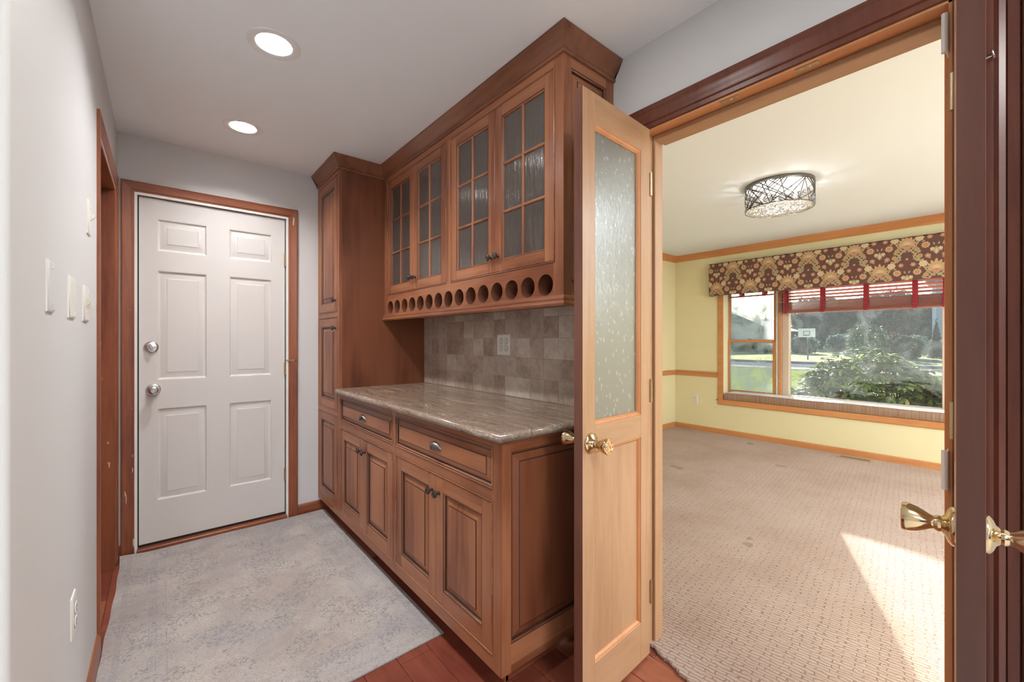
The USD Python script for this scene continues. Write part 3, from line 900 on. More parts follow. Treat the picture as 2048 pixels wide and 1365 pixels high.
# ---- tall cabinet
tc = thing('tall_cabinet', 'tall narrow cherry pantry cabinet reaching the ceiling beside the door wall', 'cabinet', (FX, 3.0, 0.0))
tdoors = [(2.808, 3.203, 1.418, 2.290), (2.808, 3.203, 0.772, 1.372), (2.808, 3.203, 0.142, 0.726)]
frame_boards(PF, tc, 'face_frame', (2.765, 3.233, 0.096, ZT), [(2.808, 3.203)], sorted((q[2], q[3]) for q in tdoors))
w_, d_ = bead(PF, tdoors)
put('bead', w_, 'cab_z', tc)
put('glaze_line', d_, 'glaze', tc, label='dark glazed lines around the doors')
put('side_panel', [bx(FX + 0.018, XW, 2.765, 2.783, 0.096, ZT), bx(FX + 0.018, XW, 3.215, 3.233, 0.096, ZT)], 'cab_shaded', tc, label='side panel with shade put into its wood colour')
put('back', [bx(XW - 0.012, XW - 0.001, 2.783, 3.215, 0.096, ZT), bx(FX + 0.02, XW, 2.783, 3.215, 0.096, 0.116), bx(FX + 0.02, XW, 2.783, 3.215, ZT - 0.02, ZT)], 'cab_in', tc)
put('toe_kick', bx(FX + 0.075, FX + 0.09, 2.765, 3.22, 0, 0.1), 'trim_y', tc)
for i, r in enumerate(tdoors):
    cab_door(PF, tc, 'door', *r, knob=(2.832, (1.485, 1.305, 0.66)[i]) if i < 2 else None)

# ---- base cabinets, two units
ZC = 0.884
for unit, (b0, b1, g0, g1) in enumerate([(1.10, 1.9425, 1.155, 1.919), (1.9425, 2.765, 1.966, 2.732)]):
    bc = thing('base_cabinet', ['cherry base cabinet with a wide drawer over two doors at the near end', 'cherry base cabinet with drawer and two doors next to the tall cabinet'][unit], 'cabinet', (FX, (b0 + b1) / 2, 0), group='base cabinets under the granite')
    mid = (g0 + g1) / 2
    dw = (g0, g1, 0.722, 0.852)
    doors = [(g0, mid - 0.001, 0.155, 0.668), (mid + 0.001, g1, 0.155, 0.668)]
    frame_boards(PF, bc, 'face_frame', (b0 + (0.018 if unit == 0 else 0), b1, 0.096, ZC), [(g0, g1)], [(0.155, 0.668), (0.722, 0.852)])
    w_, d_ = bead(PF, [dw, (g0, g1, 0.155, 0.668)])
    put('bead', w_, 'cab_y', bc)
    put('glaze_line', d_, 'glaze', bc, label='dark glazed lines around doors and drawer')
    put('carcass', [bx(FX + 0.018, XW - 0.002, b0 + 0.019, b0 + 0.03, 0.096, ZC), bx(FX + 0.018, XW - 0.002, b1 - 0.012, b1 - 0.001, 0.096, ZC), bx(FX + 0.03, XW - 0.002, b0 + 0.03, b1 - 0.012, 0.096, 0.112),
                    bx(XW - 0.012, XW - 0.002, b0 + 0.03, b1 - 0.012, 0.112, ZC), bx(FX + 0.03, XW - 0.012, b0 + 0.03, b1 - 0.012, ZC - 0.012, ZC)], 'cab_in', bc)
    for i, r in enumerate(doors):
        cab_door(PF, bc, 'door', *r, knob=(mid + (0.028 if i else -0.028), 0.602), fw=0.058)
    dd = part_group('drawer', bc, (FX, mid, 0.722))
    raised(PF, dd, dw, 0.85, 'cab_y')
    put('drawer_box', PF.box(dw[0] + 0.004, dw[1] - 0.004, dw[2] + 0.004, dw[3] - 0.004, -0.02, -0.012), 'cab_y', dd)
    # cup pull: a quarter shell
    V, F = [], []
    nu_, nv_ = 16, 8
    cu_, cv_ = mid, 0.778
    for i in range(nu_ + 1):
        a = math.pi * i / nu_
        for j in range(nv_ + 1):
            b = 0.5 * math.pi * j / nv_
            V.append((cu_ + 0.043 * math.cos(a) * (0.35 + 0.65 * math.cos(b) ** 0.6 if j < nv_ else 0.35), cv_ + 0.031 * math.sin(a) * math.cos(b) ** 0.75, 0.0 + 0.024 * math.sin(b) * (0.25 + 0.75 * math.sin(a)) + 0.0005))
    for i in range(nu_):
        for j in range(nv_):
            a = i * (nv_ + 1) + j
            F += [(a, a + 1, a + nv_ + 2), (a, a + nv_ + 2, a + nv_ + 1)]
    cup = PF.mesh(np.array(V), np.array(F))
    put('cup_pull', [cup, PF.box(cu_ - 0.044, cu_ + 0.044, cv_ - 0.003, cv_ + 0.001, 0.0, 0.004, 0.0015)], 'pewter', dd, label='dark pewter cup pull', smooth=True)
    put('toe_kick', bx(FX + 0.075, FX + 0.09, b0 + (0.075 if unit == 0 else 0), b1, 0, 0.1), 'trim_y', bc)
    if unit == 0:
        EP = face_y(1.10)
        er = (FX + 0.042, XW - 0.05, 0.192, 0.846)
        ep = part_group('end_panel', bc)
        put('stile', EP.box(FX, er[0], 0.096, ZC, -0.018, 0), 'cab_z', ep)
        put('stile', EP.box(er[1], XW, 0.096, ZC, -0.018, 0), 'cab_z', ep)
        put('rail', EP.box(er[0], er[1], 0.096, er[2], -0.018, 0), 'cab_x', ep)
        put('rail', EP.box(er[0], er[1], er[3], ZC, -0.018, 0), 'cab_x', ep)
        raised(EP, ep, er, 1.05, 'cab_shaded')
        put('backing', EP.box(er[0] - 0.01, er[1] + 0.01, er[2] - 0.01, er[3] + 0.01, -0.018, -0.0115), 'cab_shaded', ep)
        put('toe_kick', bx(FX + 0.08, XW, 1.175, 1.19, 0, 0.1), 'trim_x', bc)

# ---- granite worktop with a rounded edge
pts = [(XW - 0.002, 2.763), (FX - 0.028, 2.763), (FX - 0.028, 1.072), (XW - 0.002, 1.072)]
ZK0, ZK1 = ZC, 0.918
steps = [(math.radians(a)) for a in np.linspace(-90, 90, 13)]
rr = (ZK1 - ZK0) / 2
body = bx(FX - 0.028 + rr, XW - 0.002, 1.072 + rr, 2.763, ZK0, ZK1)
prof = [(0, ZK0)] + [(rr * math.cos(a), (ZK0 + ZK1) / 2 + rr * math.sin(a)) for a in steps] + [(0, ZK1)]
edge_m = sweep([(FX - 0.028 + rr, 2.763), (FX - 0.028 + rr, 1.072 + rr), (XW - 0.002, 1.072 + rr)], prof)
put('countertop', [body, edge_m], 'granite', label='polished brown granite worktop with pale veins and a rounded edge', cat='countertop', smooth=40)

# ---- tile backsplash
bs = thing('backsplash', 'travertine tile backsplash above the granite worktop', 'backsplash', (XW, 1.9, 0.92))
put('grout', bx(XW - 0.0086, XW - 0.0005, 1.10, 2.764, 0.919, 1.40), 'grout', bs, label='light grout bed')
tr = random.Random(3)
ys = [2.763] + [2.651 - 0.1032 * k for k in range(16)]
zs = [0.920, 1.027, 1.132, 1.237, 1.343, 1.399]
for i in range(len(ys) - 1):
    for j in range(len(zs) - 1):
        y1, y0 = ys[i], max(ys[i + 1], 1.10)
        if y1 - y0 < 0.01:
            continue
        m = tr.choice(TILES)
        put('tile', bx(XW - 0.0095 - tr.uniform(0, 0.001), XW - 0.003, y0 + 0.0008, y1 - 0.0008, zs[j] + 0.0008, zs[j + 1] - 0.0008, 0.0012), m, bs, smooth=False)


def duplex(pl, u, v, parent, gangs=1, mat='plate', w=0.071, h=0.115):
    W = w if gangs == 1 else 0.116
    put('cover_plate', pl.rings((u - W / 2, u + W / 2, v - h / 2, v + h / 2), [(0, 0), (0.001, 0.003), (0.005, 0.0055), (0.007, 0.006)]), mat, parent)
    for gi in range(gangs):
        cu = u + (0 if gangs == 1 else (gi - 0.5) * 0.046)
        for cv in (v + 0.0195, v - 0.0195):
            sh = Point(cu, cv).buffer(0.0172, 24).intersection(sbox(cu - 0.02, cv - 0.0142, cu + 0.02, cv + 0.0142))
            put('receptacle', pl.shape(sh, 0.005, 0.0085), mat, parent)
            put('slot', [pl.box(cu - 0.0075, cu - 0.0055, cv - 0.002, cv + 0.0075, 0.008, 0.0089), pl.box(cu + 0.0055, cu + 0.0075, cv - 0.002, cv + 0.0065, 0.008, 0.0089), pl.lathe(cu, cv - 0.008, [(0.008, 0.0028), (0.0089, 0.0028)], 10),
                         ] + [pl.shape(sh.buffer(0.0016).difference(sh.buffer(0.0002)), 0.0055, 0.0064)], 'slot', parent, label='dark slots')


ot = thing('outlet', 'white double outlet with four sockets on the tile backsplash', 'outlet', (XW - 0.01, 1.834, 1.2))
duplex(face_x(XW - 0.0095), 1.834, 1.201, ot, 2)

# ---- wall cabinet with glass doors and bottle holes
UX, UZ0, UZ1 = 1.170, 1.385, 2.316
PU = face_x(UX)
uc = thing('wall_cabinet', 'cherry wall cabinet with four glazed doors above a row of round bottle holes', 'cabinet', (UX, 1.93, UZ0))
u_open = [(1.154, 1.903, 1.535, 2.280), (1.961, 2.712, 1.535, 2.280)]
hole_y = [1.1985 + 0.1051 * k for k in range(15)]
frame_boards(PU, uc, 'face_frame', (1.118, 2.763, UZ0, UZ1), [(q[0], q[1]) for q in u_open], [(1.535, 2.280)], low=(1.5335, 2.2815))
board_ = sbox(1.1525, UZ0, 2.7135, 1.5335)
for hy in hole_y:
    board_ = board_.difference(Point(hy, 1.4445).buffer(0.0425, 32))
put('hole_board', PU.shape(board_, -0.018, 0), 'cab_y', uc, smooth=40)
put('top_rail', PU.box(1.1525, 2.7135, 2.2815, UZ1, -0.018, 0), 'cab_y', uc)
w_, d_ = bead(PU, u_open)
put('bead', w_, 'cab_y', uc)
put('glaze_line', d_, 'glaze', uc, label='dark glazed lines around the doors')
TI = 0.012
put('carcass', [bx(UX + 0.018, XW - 0.001, 1.119, 1.119 + TI, UZ0, UZ1), bx(UX + 0.018, XW - 0.001, 2.763 - TI, 2.763, UZ0, UZ1), bx(UX + 0.018, XW - 0.001, 1.925, 1.94, 1.50, UZ1), bx(XW - 0.01, XW - 0.001, 1.12, 2.75, UZ0, UZ1),
                bx(UX + 0.018, XW, 1.119, 2.763, UZ1 - TI, UZ1), bx(UX + 0.018, XW, 1.119, 2.763, 1.505, 1.52), bx(UX + 0.018, XW, 1.119, 2.763, UZ0, UZ0 + 0.01)], 'cab_in', uc)
put('shelf', [bx(UX + 0.03, XW - 0.01, 1.131, 1.925, 1.895, 1.912), bx(UX + 0.03, XW - 0.01, 1.94, 2.751, 1.895, 1.912)], 'cab_in', uc)
for hy in hole_y:
    th = np.linspace(0, 2 * math.pi, 29)[:-1]
    V, F = [], []
    for r_, h_ in ((0.0425, -0.002), (0.0425, -0.20), (0.0001, -0.20)):
        V += [(hy + r_ * math.cos(t), 1.4445 + r_ * math.sin(t), h_) for t in th]
    for i in range(2):
        for k in range(28):
            a, b = i * 28 + k, i * 28 + (k + 1) % 28
            F += [(a, b + 28, b), (a, a + 28, b + 28)]
    put('bottle_hole', PU.mesh(np.array(V), np.array(F)), 'tube_in', uc, smooth=60)
for (a, b, c0, c1) in u_open:
    mid = (a + b) / 2
    for i, (p0, p1) in enumerate(((a, mid - 0.001), (mid + 0.001, b))):
        cab_door(PU, uc, 'door', p0, p1, c0, c1, knob=(mid + (0.026 if i else -0.026), 1.605), style='glass', muntin=(2, 3), fw=0.050)
EU = face_y(1.10)
er = (UX + 0.043, XW - 0.052, 1.447, 2.276)
ep = part_group('end_panel', uc)
put('stile', EU.box(UX, er[0], UZ0, UZ1, -0.018, 0), 'cab_z', ep)
put('stile', EU.box(er[1], XW, UZ0, UZ1, -0.018, 0), 'cab_z', ep)
put('rail', EU.box(er[0], er[1], UZ0, er[2], -0.018, 0), 'cab_x', ep)
put('rail', EU.box(er[0], er[1], er[3], UZ1, -0.018, 0), 'cab_x', ep)
raised(EU, ep, er, 1.0, 'cab_z')
put('backing', EU.box(er[0] - 0.01, er[1] + 0.01, er[2] - 0.01, er[3] + 0.01, -0.018, -0.0115), 'cab_z', ep)
LM = [(0, 1.358), (0.012, 1.358), (0.016, 1.366), (0.014, 1.374), (0.010, 1.377), (0.012, 1.385), (0.010, 1.393), (0.004, 1.397), (0, 1.399)]
put('light_rail', [sweep([(UX, 2.763), (UX, 1.10), (XW, 1.10)], LM), bx(UX - 0.0, UX + 0.016, 1.10, 2.763, 1.358, 1.386), bx(UX, XW, 1.10, 1.116, 1.358, 1.386)], 'cab_y', uc, label='moulded rail along the bottom', smooth=25)

# ---- crown along both cabinets
CRN = [(0, 2.316), (0.008, 2.318), (0.012, 2.325), (0.009, 2.333), (0.005, 2.337), (0.008, 2.343), (0.014, 2.352), (0.026, 2.366), (0.036, 2.381), (0.044, 2.388), (0.047, 2.394), (0.047, 2.3985), (0, 2.3985)]
put('crown_moulding', sweep([(FX, YF - 0.002), (FX, 2.765), (UX, 2.765), (UX, 1.10), (XW, 1.10)], CRN), 'crown', label='stained crown moulding along the tops of the cherry cabinets', cat='crown moulding', smooth=28)

# ================================================================== the double doors
LEAF_H0, LEAF_H1, LT = 0.012, 2.043, 0.035
KNOB = [(0, 0.034), (0.003, 0.034), (0.006, 0.0325), (0.010, 0.027), (0.013, 0.0185), (0.018, 0.0135), (0.022, 0.0145), (0.025, 0.0135), (0.028, 0.0115), (0.032, 0.0125), (0.040, 0.0175), (0.050, 0.0225), (0.060, 0.0255), (0.066, 0.0262), (0.070, 0.0255), (0.0715, 0.0235), (0.0715, 0.020),
        (0.0700, 0.0185), (0.0705, 0.0165), (0.0715, 0.0155), (0.0712, 0.008), (0.0700, 0.006), (0.0700, 0.001)]


def door_leaf(name, label, hinge, latch, room_normal, edge='edge'):
    hinge, latch = np.array(hinge, float), np.array(latch, float)
    d = latch - hinge
    w = np.linalg.norm(d)
    d = d / w
    n = np.array([d[1], -d[0]])
    if n @ np.array(room_normal) < 0:
        n = -n
    P = Plane((hinge[0], hinge[1], 0), (d[0], d[1], 0), (0, 0, 1), (n[0], n[1], 0))
    t = thing(name, label, 'door', (hinge[0], hinge[1], LEAF_H0), kind=S)
    sw, z0, z1 = 0.066, LEAF_H0, LEAF_H1
    rails = [(z0, 0.158), (0.860, 0.944), (1.942, z1)]
    for ua, ub in ((0, sw), (w - sw, w - 0.0006)):
        st = part_group('stile', t)
        put('room_face', P.box(ua, ub, z0, z1, -LT / 2, 0, 0.001), 'leaf_z', st, label='honey coloured face')
        put('hall_face', P.box(ua, ub, z0, z1, -LT, -LT / 2, 0.001), 'darkcherry', st, label='dark cherry face')
    put('latch_edge', P.box(w - 0.0006, w, z0 + 0.0005, z1 - 0.0005, -LT + 0.0005, -0.0008), edge, t, label='dark stained latch edge')
    for a, b in rails:
        rl = part_group('rail', t)
        put('room_face', P.box(sw, w - sw, a, b, -LT / 2, 0, 0.0006), 'leaf_x', rl, label='honey coloured face')
        put('hall_face', P.box(sw, w - sw, a, b, -LT, -LT / 2, 0.0006), 'darkcherry', rl, label='dark cherry face')
    stick = [(0, -0.0004), (0.0015, -0.003), (0.004, -0.003), (0.009, -0.006), (0.012, -0.011), (0.0135, -0.0115), (0.0135, -0.0165)]
    for (a, b) in ((0.158, 0.860), (0.944, 1.942)):
        put('glazing_stop', P.rings((sw, w - sw, a, b), stick, False), 'oak_z', t, label='rounded stop moulding', smooth=30)
        put('glazing_stop', P.rings((sw, w - sw, a, b), [(d_, -LT - h_) for d_, h_ in stick], False), 'darkcherry', t, label='rounded stop moulding', smooth=30)
    put('glass', P.box(sw + 0.002, w - sw - 0.002, 0.946, 1.940, -0.0195, -0.0155), 'seedy', t, label='obscured seedy glass pane', smooth=False)
    put('panel', P.box(sw - 0.003, w - sw + 0.003, 0.156, 0.862, -0.0175, -0.0115), 'leaf_z', t)
    put('panel', P.box(sw - 0.003, w - sw + 0.003, 0.156, 0.862, -0.0235, -0.0175), 'darkcherry', t, label='dark cherry side of the panel')
    put('knob', P.lathe(w - 0.043, 0.889, KNOB, 40), 'brass', t, label='polished brass knob')
    Pb = Plane((hinge[0] - n[0] * LT, hinge[1] - n[1] * LT, 0), (d[0], d[1], 0), (0, 0, 1), (-n[0], -n[1], 0))
    put('knob', Pb.lathe(w - 0.043, 0.889, KNOB, 40), 'brass', t, label='polished brass knob')
    for zz in (0.25, 1.03, 1.83):
        put('hinge', tube([(hinge[0] + n[0] * 0.002 - d[0] * 0.004, hinge[1] + n[1] * 0.002 - d[1] * 0.004, zz - 0.045), (hinge[0] + n[0] * 0.002 - d[0] * 0.004, hinge[1] + n[1] * 0.002 - d[1] * 0.004, zz + 0.045)], 0.006, 12), 'oldbrass', t)
    return P


door_leaf('door_3', 'open honey wood door leaf with tall seedy glass pane beside the cabinets', (1.455, 0.912), (1.035, 0.890), (0, -1))
door_leaf('door_4', 'open dark edged door leaf seen edge on at the side of the opening', (1.474, 0.0985), (1.055, 0.0685), (0, 1), 'edge_shaded')

hk = thing('hook', 'small steel eye hook screwed into the dark door casing', 'hook', (1.455, 0.034, 1.872))
HP = face_x(XW - 0.012)
put('plate', HP.lathe(0.036, 1.872, [(0, 0.009), (0.002, 0.009), (0.003, 0.006)], 16), 'silver', hk)
put('eye', tube([(XW - 0.016 - 0.014 + 0.008 * math.cos(a), 0.036 + 0.002 * math.sin(a), 1.876 + 0.008 * math.sin(a)) for a in np.linspace(0, 2 * math.pi, 16)], 0.0018), 'silver', hk)
put('arm', tube([(XW - 0.03, 0.036, 1.871), (XW - 0.032, 0.050, 1.868), (XW - 0.030, 0.066, 1.866)], 0.0016), 'silver', hk)

# ================================================================== hall fittings
for k, (cx_, cy_) in enumerate(cans):
    cl = thing('recessed_light', ['round recessed ceiling light nearer the cabinets, with ribbed baffle showing', 'round recessed ceiling light farther away, close to the end wall'][k], 'ceiling light', (cx_, cy_, CE), group='recessed lights in the hall ceiling')
    dn = Plane((0, 0, CE), (1, 0, 0), (0, -1, 0), (0, 0, -1))
    V = [(-0.001, 0.0735), (0.0, 0.095), (0.002, 0.094), (0.0035, 0.088), (0.003, 0.070), (0.0, 0.0645), (-0.004, 0.0635)]
    n = 48
    def turned(prof):
        VV, FF = [], []
        for h, r in prof:
            for q in range(n):
                t = 2 * math.pi * q / n
                VV.append((cx_ + r * math.cos(t), -cy_ + r * math.sin(t), h))
        for i in range(len(prof) - 1):
            for q in range(n):
                a, b = i * n + q, i * n + (q + 1) % n
                FF += [(a, b, b + n), (a, b + n, a + n)]
        return dn.mesh(np.array(VV), np.array(FF))
    put('trim_ring', turned(V), 'vinyl', cl)
    baf = []
    for i in range(6):
        h = -0.004 - i * 0.0075
        r = 0.0635 - i * 0.0016
        baf += [(h, r), (h - 0.005, r - 0.0005), (h - 0.0055, r - 0.0022)]
    put('baffle', turned(baf), 'vinyl', cl, label='ribbed white baffle')
    put('lens', turned([(-0.050, 0.055), (-0.048, 0.040), (-0.047, 0.0005)]), 'can_glow', cl, label='glowing lens')
    put('housing', turned([(-0.004, 0.0715), (-0.06, 0.0715), (-0.06, 0.0005)]), 'vinyl', cl)


def toggle(pl, u, v, parent, up=True, mat='plate'):
    put('toggle', pl.mesh(*[(lambda m: (m.vertices, m.faces))(trimesh.convex.convex_hull(np.array([(u + a, v + b, 0.005) for a in (-0.0045, 0.0045) for b in (-0.011, 0.011)] + [(u + a, v + b + (0.008 if up else -0.008), 0.017) for a in (-0.004, 0.004) for b in (-0.005, 0.004)]))) for _ in (0,)][0]), mat, parent)


def plate_thing(name, label, cat, u, v, w, h, mat='plate', kind='blank', group=None):
    t = thing(name, label, cat, tuple(WL.pts((u, v, 0))), group=group)
    put('cover_plate', WL.rings((u - w / 2, u + w / 2, v - h / 2, v + h / 2), [(0, 0), (0.001, 0.003), (0.005, 0.0055), (0.007, 0.006)]), mat, t)
    gangs = 2 if w > 0.09 else 1
    for gi in range(gangs):
        cu = u + (0 if gangs == 1 else (gi - 0.5) * 0.046)
        for s in ((-0.03, 0.03) if kind == 'switch' else (-0.042, 0.042)):
            put('screw', WL.lathe(cu, v + s, [(0.0055, 0.003), (0.0066, 0.003), (0.0072, 0.0015)], 10), mat, t)
        if kind == 'switch':
            toggle(WL, cu, v, t, gi == 0, 'almond' if gangs == 2 else 'plate')
    return t


plate_thing('light_switch', 'single toggle light switch placed higher than the other plates', 'light switch', 2.025, 1.643, 0.071, 0.117, kind='switch')
plate_thing('blank_plate', 'blank wall plate painted over in the white of the wall', 'wall plate', 1.375, 1.345, 0.072, 0.115, 'white')
plate_thing('blank_plate', 'blank grey white wall plate between painted plate and double switch', 'wall plate', 1.665, 1.343, 0.100, 0.115)
plate_thing('light_switch', 'double switch plate with two almond toggles at waist height', 'light switch', 1.945, 1.345, 0.112, 0.117, kind='switch')
ot = thing('outlet', 'ivory outlet low on the white left wall', 'outlet', (XL, 1.70, 0.455))
duplex(WL, 1.695, 0.455, ot, 1)
ot = thing('outlet', 'small white outlet on the yellow wall left of the window', 'outlet', (XN, 2.808, 0.427))
duplex(WN, 2.808, 0.427, ot, 1)

# rug
RX0, RX1, RY0, RY1 = -0.176, 0.906, 1.530, 3.205
nx, ny = 56, 84
gx, gy = np.meshgrid(np.linspace(0, 1, nx), np.linspace(0, 1, ny), indexing='ij')
X = RX0 + (RX1 - RX0) * gx
Y = RY0 + (RY1 - RY0) * gy
X = X + 0.004 * np.sin(Y * 5.0) * (1 - gx) + 0.0015 * np.sin(Y * 23) * (gx < 0.02)
Y = Y + 0.003 * np.sin(X * 9.0)
Zt = 0.0085 + 0.0012 * meshkit.noise(np.stack([X * 3, Y * 3, X * 0], -1)) + 0.014 * np.exp(-((X - RX0) ** 2 + (Y - RY1) ** 2) / 0.006)
ex = np.minimum(np.minimum(gx, 1 - gx) * (RX1 - RX0), np.minimum(gy, 1 - gy) * (RY1 - RY0))
Zt = Zt - 0.003 * (ex < 0.001)
top = np.stack([X, Y, Zt], -1).reshape(-1, 3)
F = []
for i in range(nx - 1):
    for j in range(ny - 1):
        a = i * ny + j
        F += [(a, a + ny, a + ny + 1), (a, a + ny + 1, a + 1)]
rim = [i * ny for i in range(nx)] + [(nx - 1) * ny + j for j in range(1, ny)] + [i * ny + ny - 1 for i in range(nx - 2, -1, -1)] + [j for j in range(ny - 2, 0, -1)]
bot = top[rim].copy()
bot[:, 2] = np.maximum(bot[:, 2] - 0.0055, 0.0006)
V = np.vstack([top, bot])
m0 = len(top)
for q in range(len(rim)):
    a, b = rim[q], rim[(q + 1) % len(rim)]
    c, d = m0 + q, m0 + (q + 1) % len(rim)
    F += [(a, c, d), (a, d, b)]
M['rug'] = rug_mat(RX0, RX1, RY0, RY1)
put('rug', trimesh.Trimesh(V, np.array(F), process=False), 'rug', label='faded grey area rug with a thin line border in front of the cabinets', cat='rug', smooth=40)

# ================================================================== yellow room: light, vents, window, seat
lx, ly, lr, lh = 3.57, 1.15, 0.222, 0.170
dl = thing('ceiling_light', 'drum ceiling light of crossed dark wires around bright bulbs', 'ceiling light', (lx, ly, CE))
put('canopy', flat.lathe(lx, ly, [(CE - 0.022, lr + 0.001), (CE - 0.022, lr + 0.003), (CE - 0.002, lr + 0.003), (CE - 0.001, lr - 0.004)], 64), 'pewter', dl, smooth=40)
def ring_band(z0, z1, r, t=0.002, n=72):
    VV, FF = [], []
    for h, q in ((z0, r - t), (z0, r + t), (z1, r + t), (z1, r - t)):
        for k in range(n):
            a = 2 * math.pi * k / n
            VV.append((lx + q * math.cos(a), ly + q * math.sin(a), h))
    for i in range(4):
        for k in range(n):
            a, b, c, d = i * n + k, i * n + (k + 1) % n, ((i + 1) % 4) * n + (k + 1) % n, ((i + 1) % 4) * n + k
            FF += [(a, b, c), (a, c, d)]
    return trimesh.Trimesh(np.array(VV), np.array(FF), process=False)
zb = CE - 0.02 - lh
put('bottom_ring', ring_band(zb, zb + 0.006, lr), 'pewter', dl)
wires = []
wr = random.Random(11)
for k in range(74):
    a0, da = wr.uniform(0, 2 * math.pi), wr.choice((-1, 1)) * wr.uniform(0.15, 1.5)
    pts_ = [(lx + lr * math.cos(a0 + da * s), ly + lr * math.sin(a0 + da * s), zb + 0.004 + (lh - 0.008) * s) for s in np.linspace(0, 1, 9)]
    wires.append(tube(pts_, 0.0030, 5))
M['wire'] = plain('bronze_wire', (0.075, 0.066, 0.058), 0.5)
put('wire_shade', wires, 'wire', dl, kind='stuff')
bw_ = []
for k in range(60):
    a0, a1 = wr.uniform(0, 2 * math.pi), wr.uniform(0.5, 1.2)
    r0, r1 = lr, wr.uniform(0.13, 0.2)
    bw_.append(tube([(lx + r0 * math.cos(a0), ly + r0 * math.sin(a0), zb + 0.002), (lx + r1 * math.cos(a0 + a1 * 0.5), ly + r1 * math.sin(a0 + a1 * 0.5), zb + 0.002), (lx + r0 * math.cos(a0 + a1), ly + r0 * math.sin(a0 + a1), zb + 0.002)], 0.0012, 4))
put('bottom_wires', bw_ + [ring_band(zb, zb + 0.004, 0.125, 0.002)], 'silver', dl, kind='stuff')
gb = Graph()
bead_s = gb.add('mix_closure', 'closure', fac=0.45, closure1=gb.add('mix_closure', 'closure', fac=0.5, closure1=gb.add('diffuse_bsdf', 'BSDF', color=(0.9, 0.89, 0.87)), closure2=gb.add('translucent_bsdf', 'BSDF', color=(0.9, 0.89, 0.87))), closure2=gb.add('glossy_bsdf', 'BSDF', color=(0.95, 0.95, 0.95), roughness=0.1))
M['crystal'] = gb.done('crystal_beads', bead_s)
beads = []
ico = trimesh.creation.icosphere(1, 1.0)
for k in range(230):
    if True:
        r = lr * math.sqrt(wr.random()) * 0.93
        a = wr.uniform(0, 2 * math.pi)
        c = (lx + r * math.cos(a), ly + r * math.sin(a), zb + 0.012 + wr.uniform(0, 0.008))
    else:
        a = wr.uniform(0, 2 * math.pi)
        c = (lx + 0.175 * math.cos(a), ly + 0.175 * math.sin(a), zb + 0.02 + wr.uniform(0, lh * 0.55))
    b = ico.copy()
    b.apply_scale(wr.uniform(0.005, 0.0075))
    b.apply_translation(c)
    beads.append(b)
put('crystal_beads', beads, 'crystal', dl, label='clear crystal beads', kind='stuff')
put('reflector', flat.lathe(lx, ly, [(CE - 0.026, 0.0001), (CE - 0.026, lr - 0.01), (CE - 0.023, lr - 0.008)], 48), 'vinyl', dl, label='white reflector plate')
for k in range(5):
    a = 2 * math.pi * k / 5 + 0.4
    b = trimesh.creation.icosphere(2, 0.0125)
    b.apply_scale((1, 1, 1.5))
    b.apply_translation((lx + 0.115 * math.cos(a), ly + 0.115 * math.sin(a), CE - 0.085))
    put('bulb', b, 'bulb_glow', dl, label='glowing bulb', smooth=True)
    put('socket', tube([(lx + 0.115 * math.cos(a), ly + 0.115 * math.sin(a), CE - 0.026), (lx + 0.115 * math.cos(a), ly + 0.115 * math.sin(a), CE - 0.068)], 0.009, 12), 'silver', dl)


def register(label, x0, x1, y0, y1, along='y'):
    t = thing('floor_vent', label, 'floor vent', ((x0 + x1) / 2, (y0 + y1) / 2, 0.011))
    put('frame', flat.shape(sbox(x0, y0, x1, y1).difference(sbox(x0 + 0.018, y0 + 0.018, x1 - 0.018, y1 - 0.018)), 0.009, 0.016), 'vent', t)
    put('duct', bx(x0 + 0.018, x1 - 0.018, y0 + 0.018, y1 - 0.018, 0.009, 0.0112), 'gap', t, label='dark duct opening')
    n = 15
    for k in range(n):
        if along == 'y':
            yy = y0 + 0.018 + (y1 - y0 - 0.036) * (k + 0.5) / n
            put('slat', bx(x0 + 0.018, x1 - 0.018, yy - 0.003, yy + 0.003, 0.0112, 0.0155), 'vent', t)
        else:
            xx = x0 + 0.018 + (x1 - x0 - 0.036) * (k + 0.5) / n
            put('slat', bx(xx - 0.003, xx + 0.003, y0 + 0.018, y1 - 0.018, 0.0112, 0.0155), 'vent', t)


register('tan slatted floor vent in the carpet under the window', 5.40, 5.52, 0.925, 1.21)
register('tan slatted floor vent by the doorway jamb', 4.42, 4.56, 2.64, 2.96)

# ---- window
GX = 5.87
W1 = thing('window_1', 'wide wood framed window with fogged side sash and large picture pane', 'window', (GX, 1.125, 0.5), kind=S)
BY0, BY1 = -0.26, 2.51               # the box splays to the sash plane
for (a, b, nm) in ((WY1, BY1, 'side_jamb'), (WY0, BY0, 'side_jamb')):
    sgn = 1 if a > 1 else -1
    poly = Polygon([(XN - 0.001, a), (GX + 0.06, b), (GX + 0.06, b + 0.02 * sgn), (XN + 0.12, a + 0.1 * sgn), (XN - 0.001, a + 0.02 * sgn)])
    put(nm, flat.shape(poly, WZ0 - 0.02, WZ1 + 0.02), 'vinyl', W1, label='white side lining')
put('sill_board', bx(XN - 0.001, GX + 0.06, BY0 - 0.02, BY1 + 0.02, WZ0 - 0.02, WZ0), 'oak_y', W1)
put('stool', bx(GX - 0.05, GX + 0.07, BY0, BY1, WZ0, 0.532), 'vinyl', W1, label='white stool under the sashes')
put('head_jamb', bx(XN - 0.001, GX + 0.06, BY0 - 0.02, BY1 + 0.02, WZ1, WZ1 + 0.02), 'vinyl', W1)


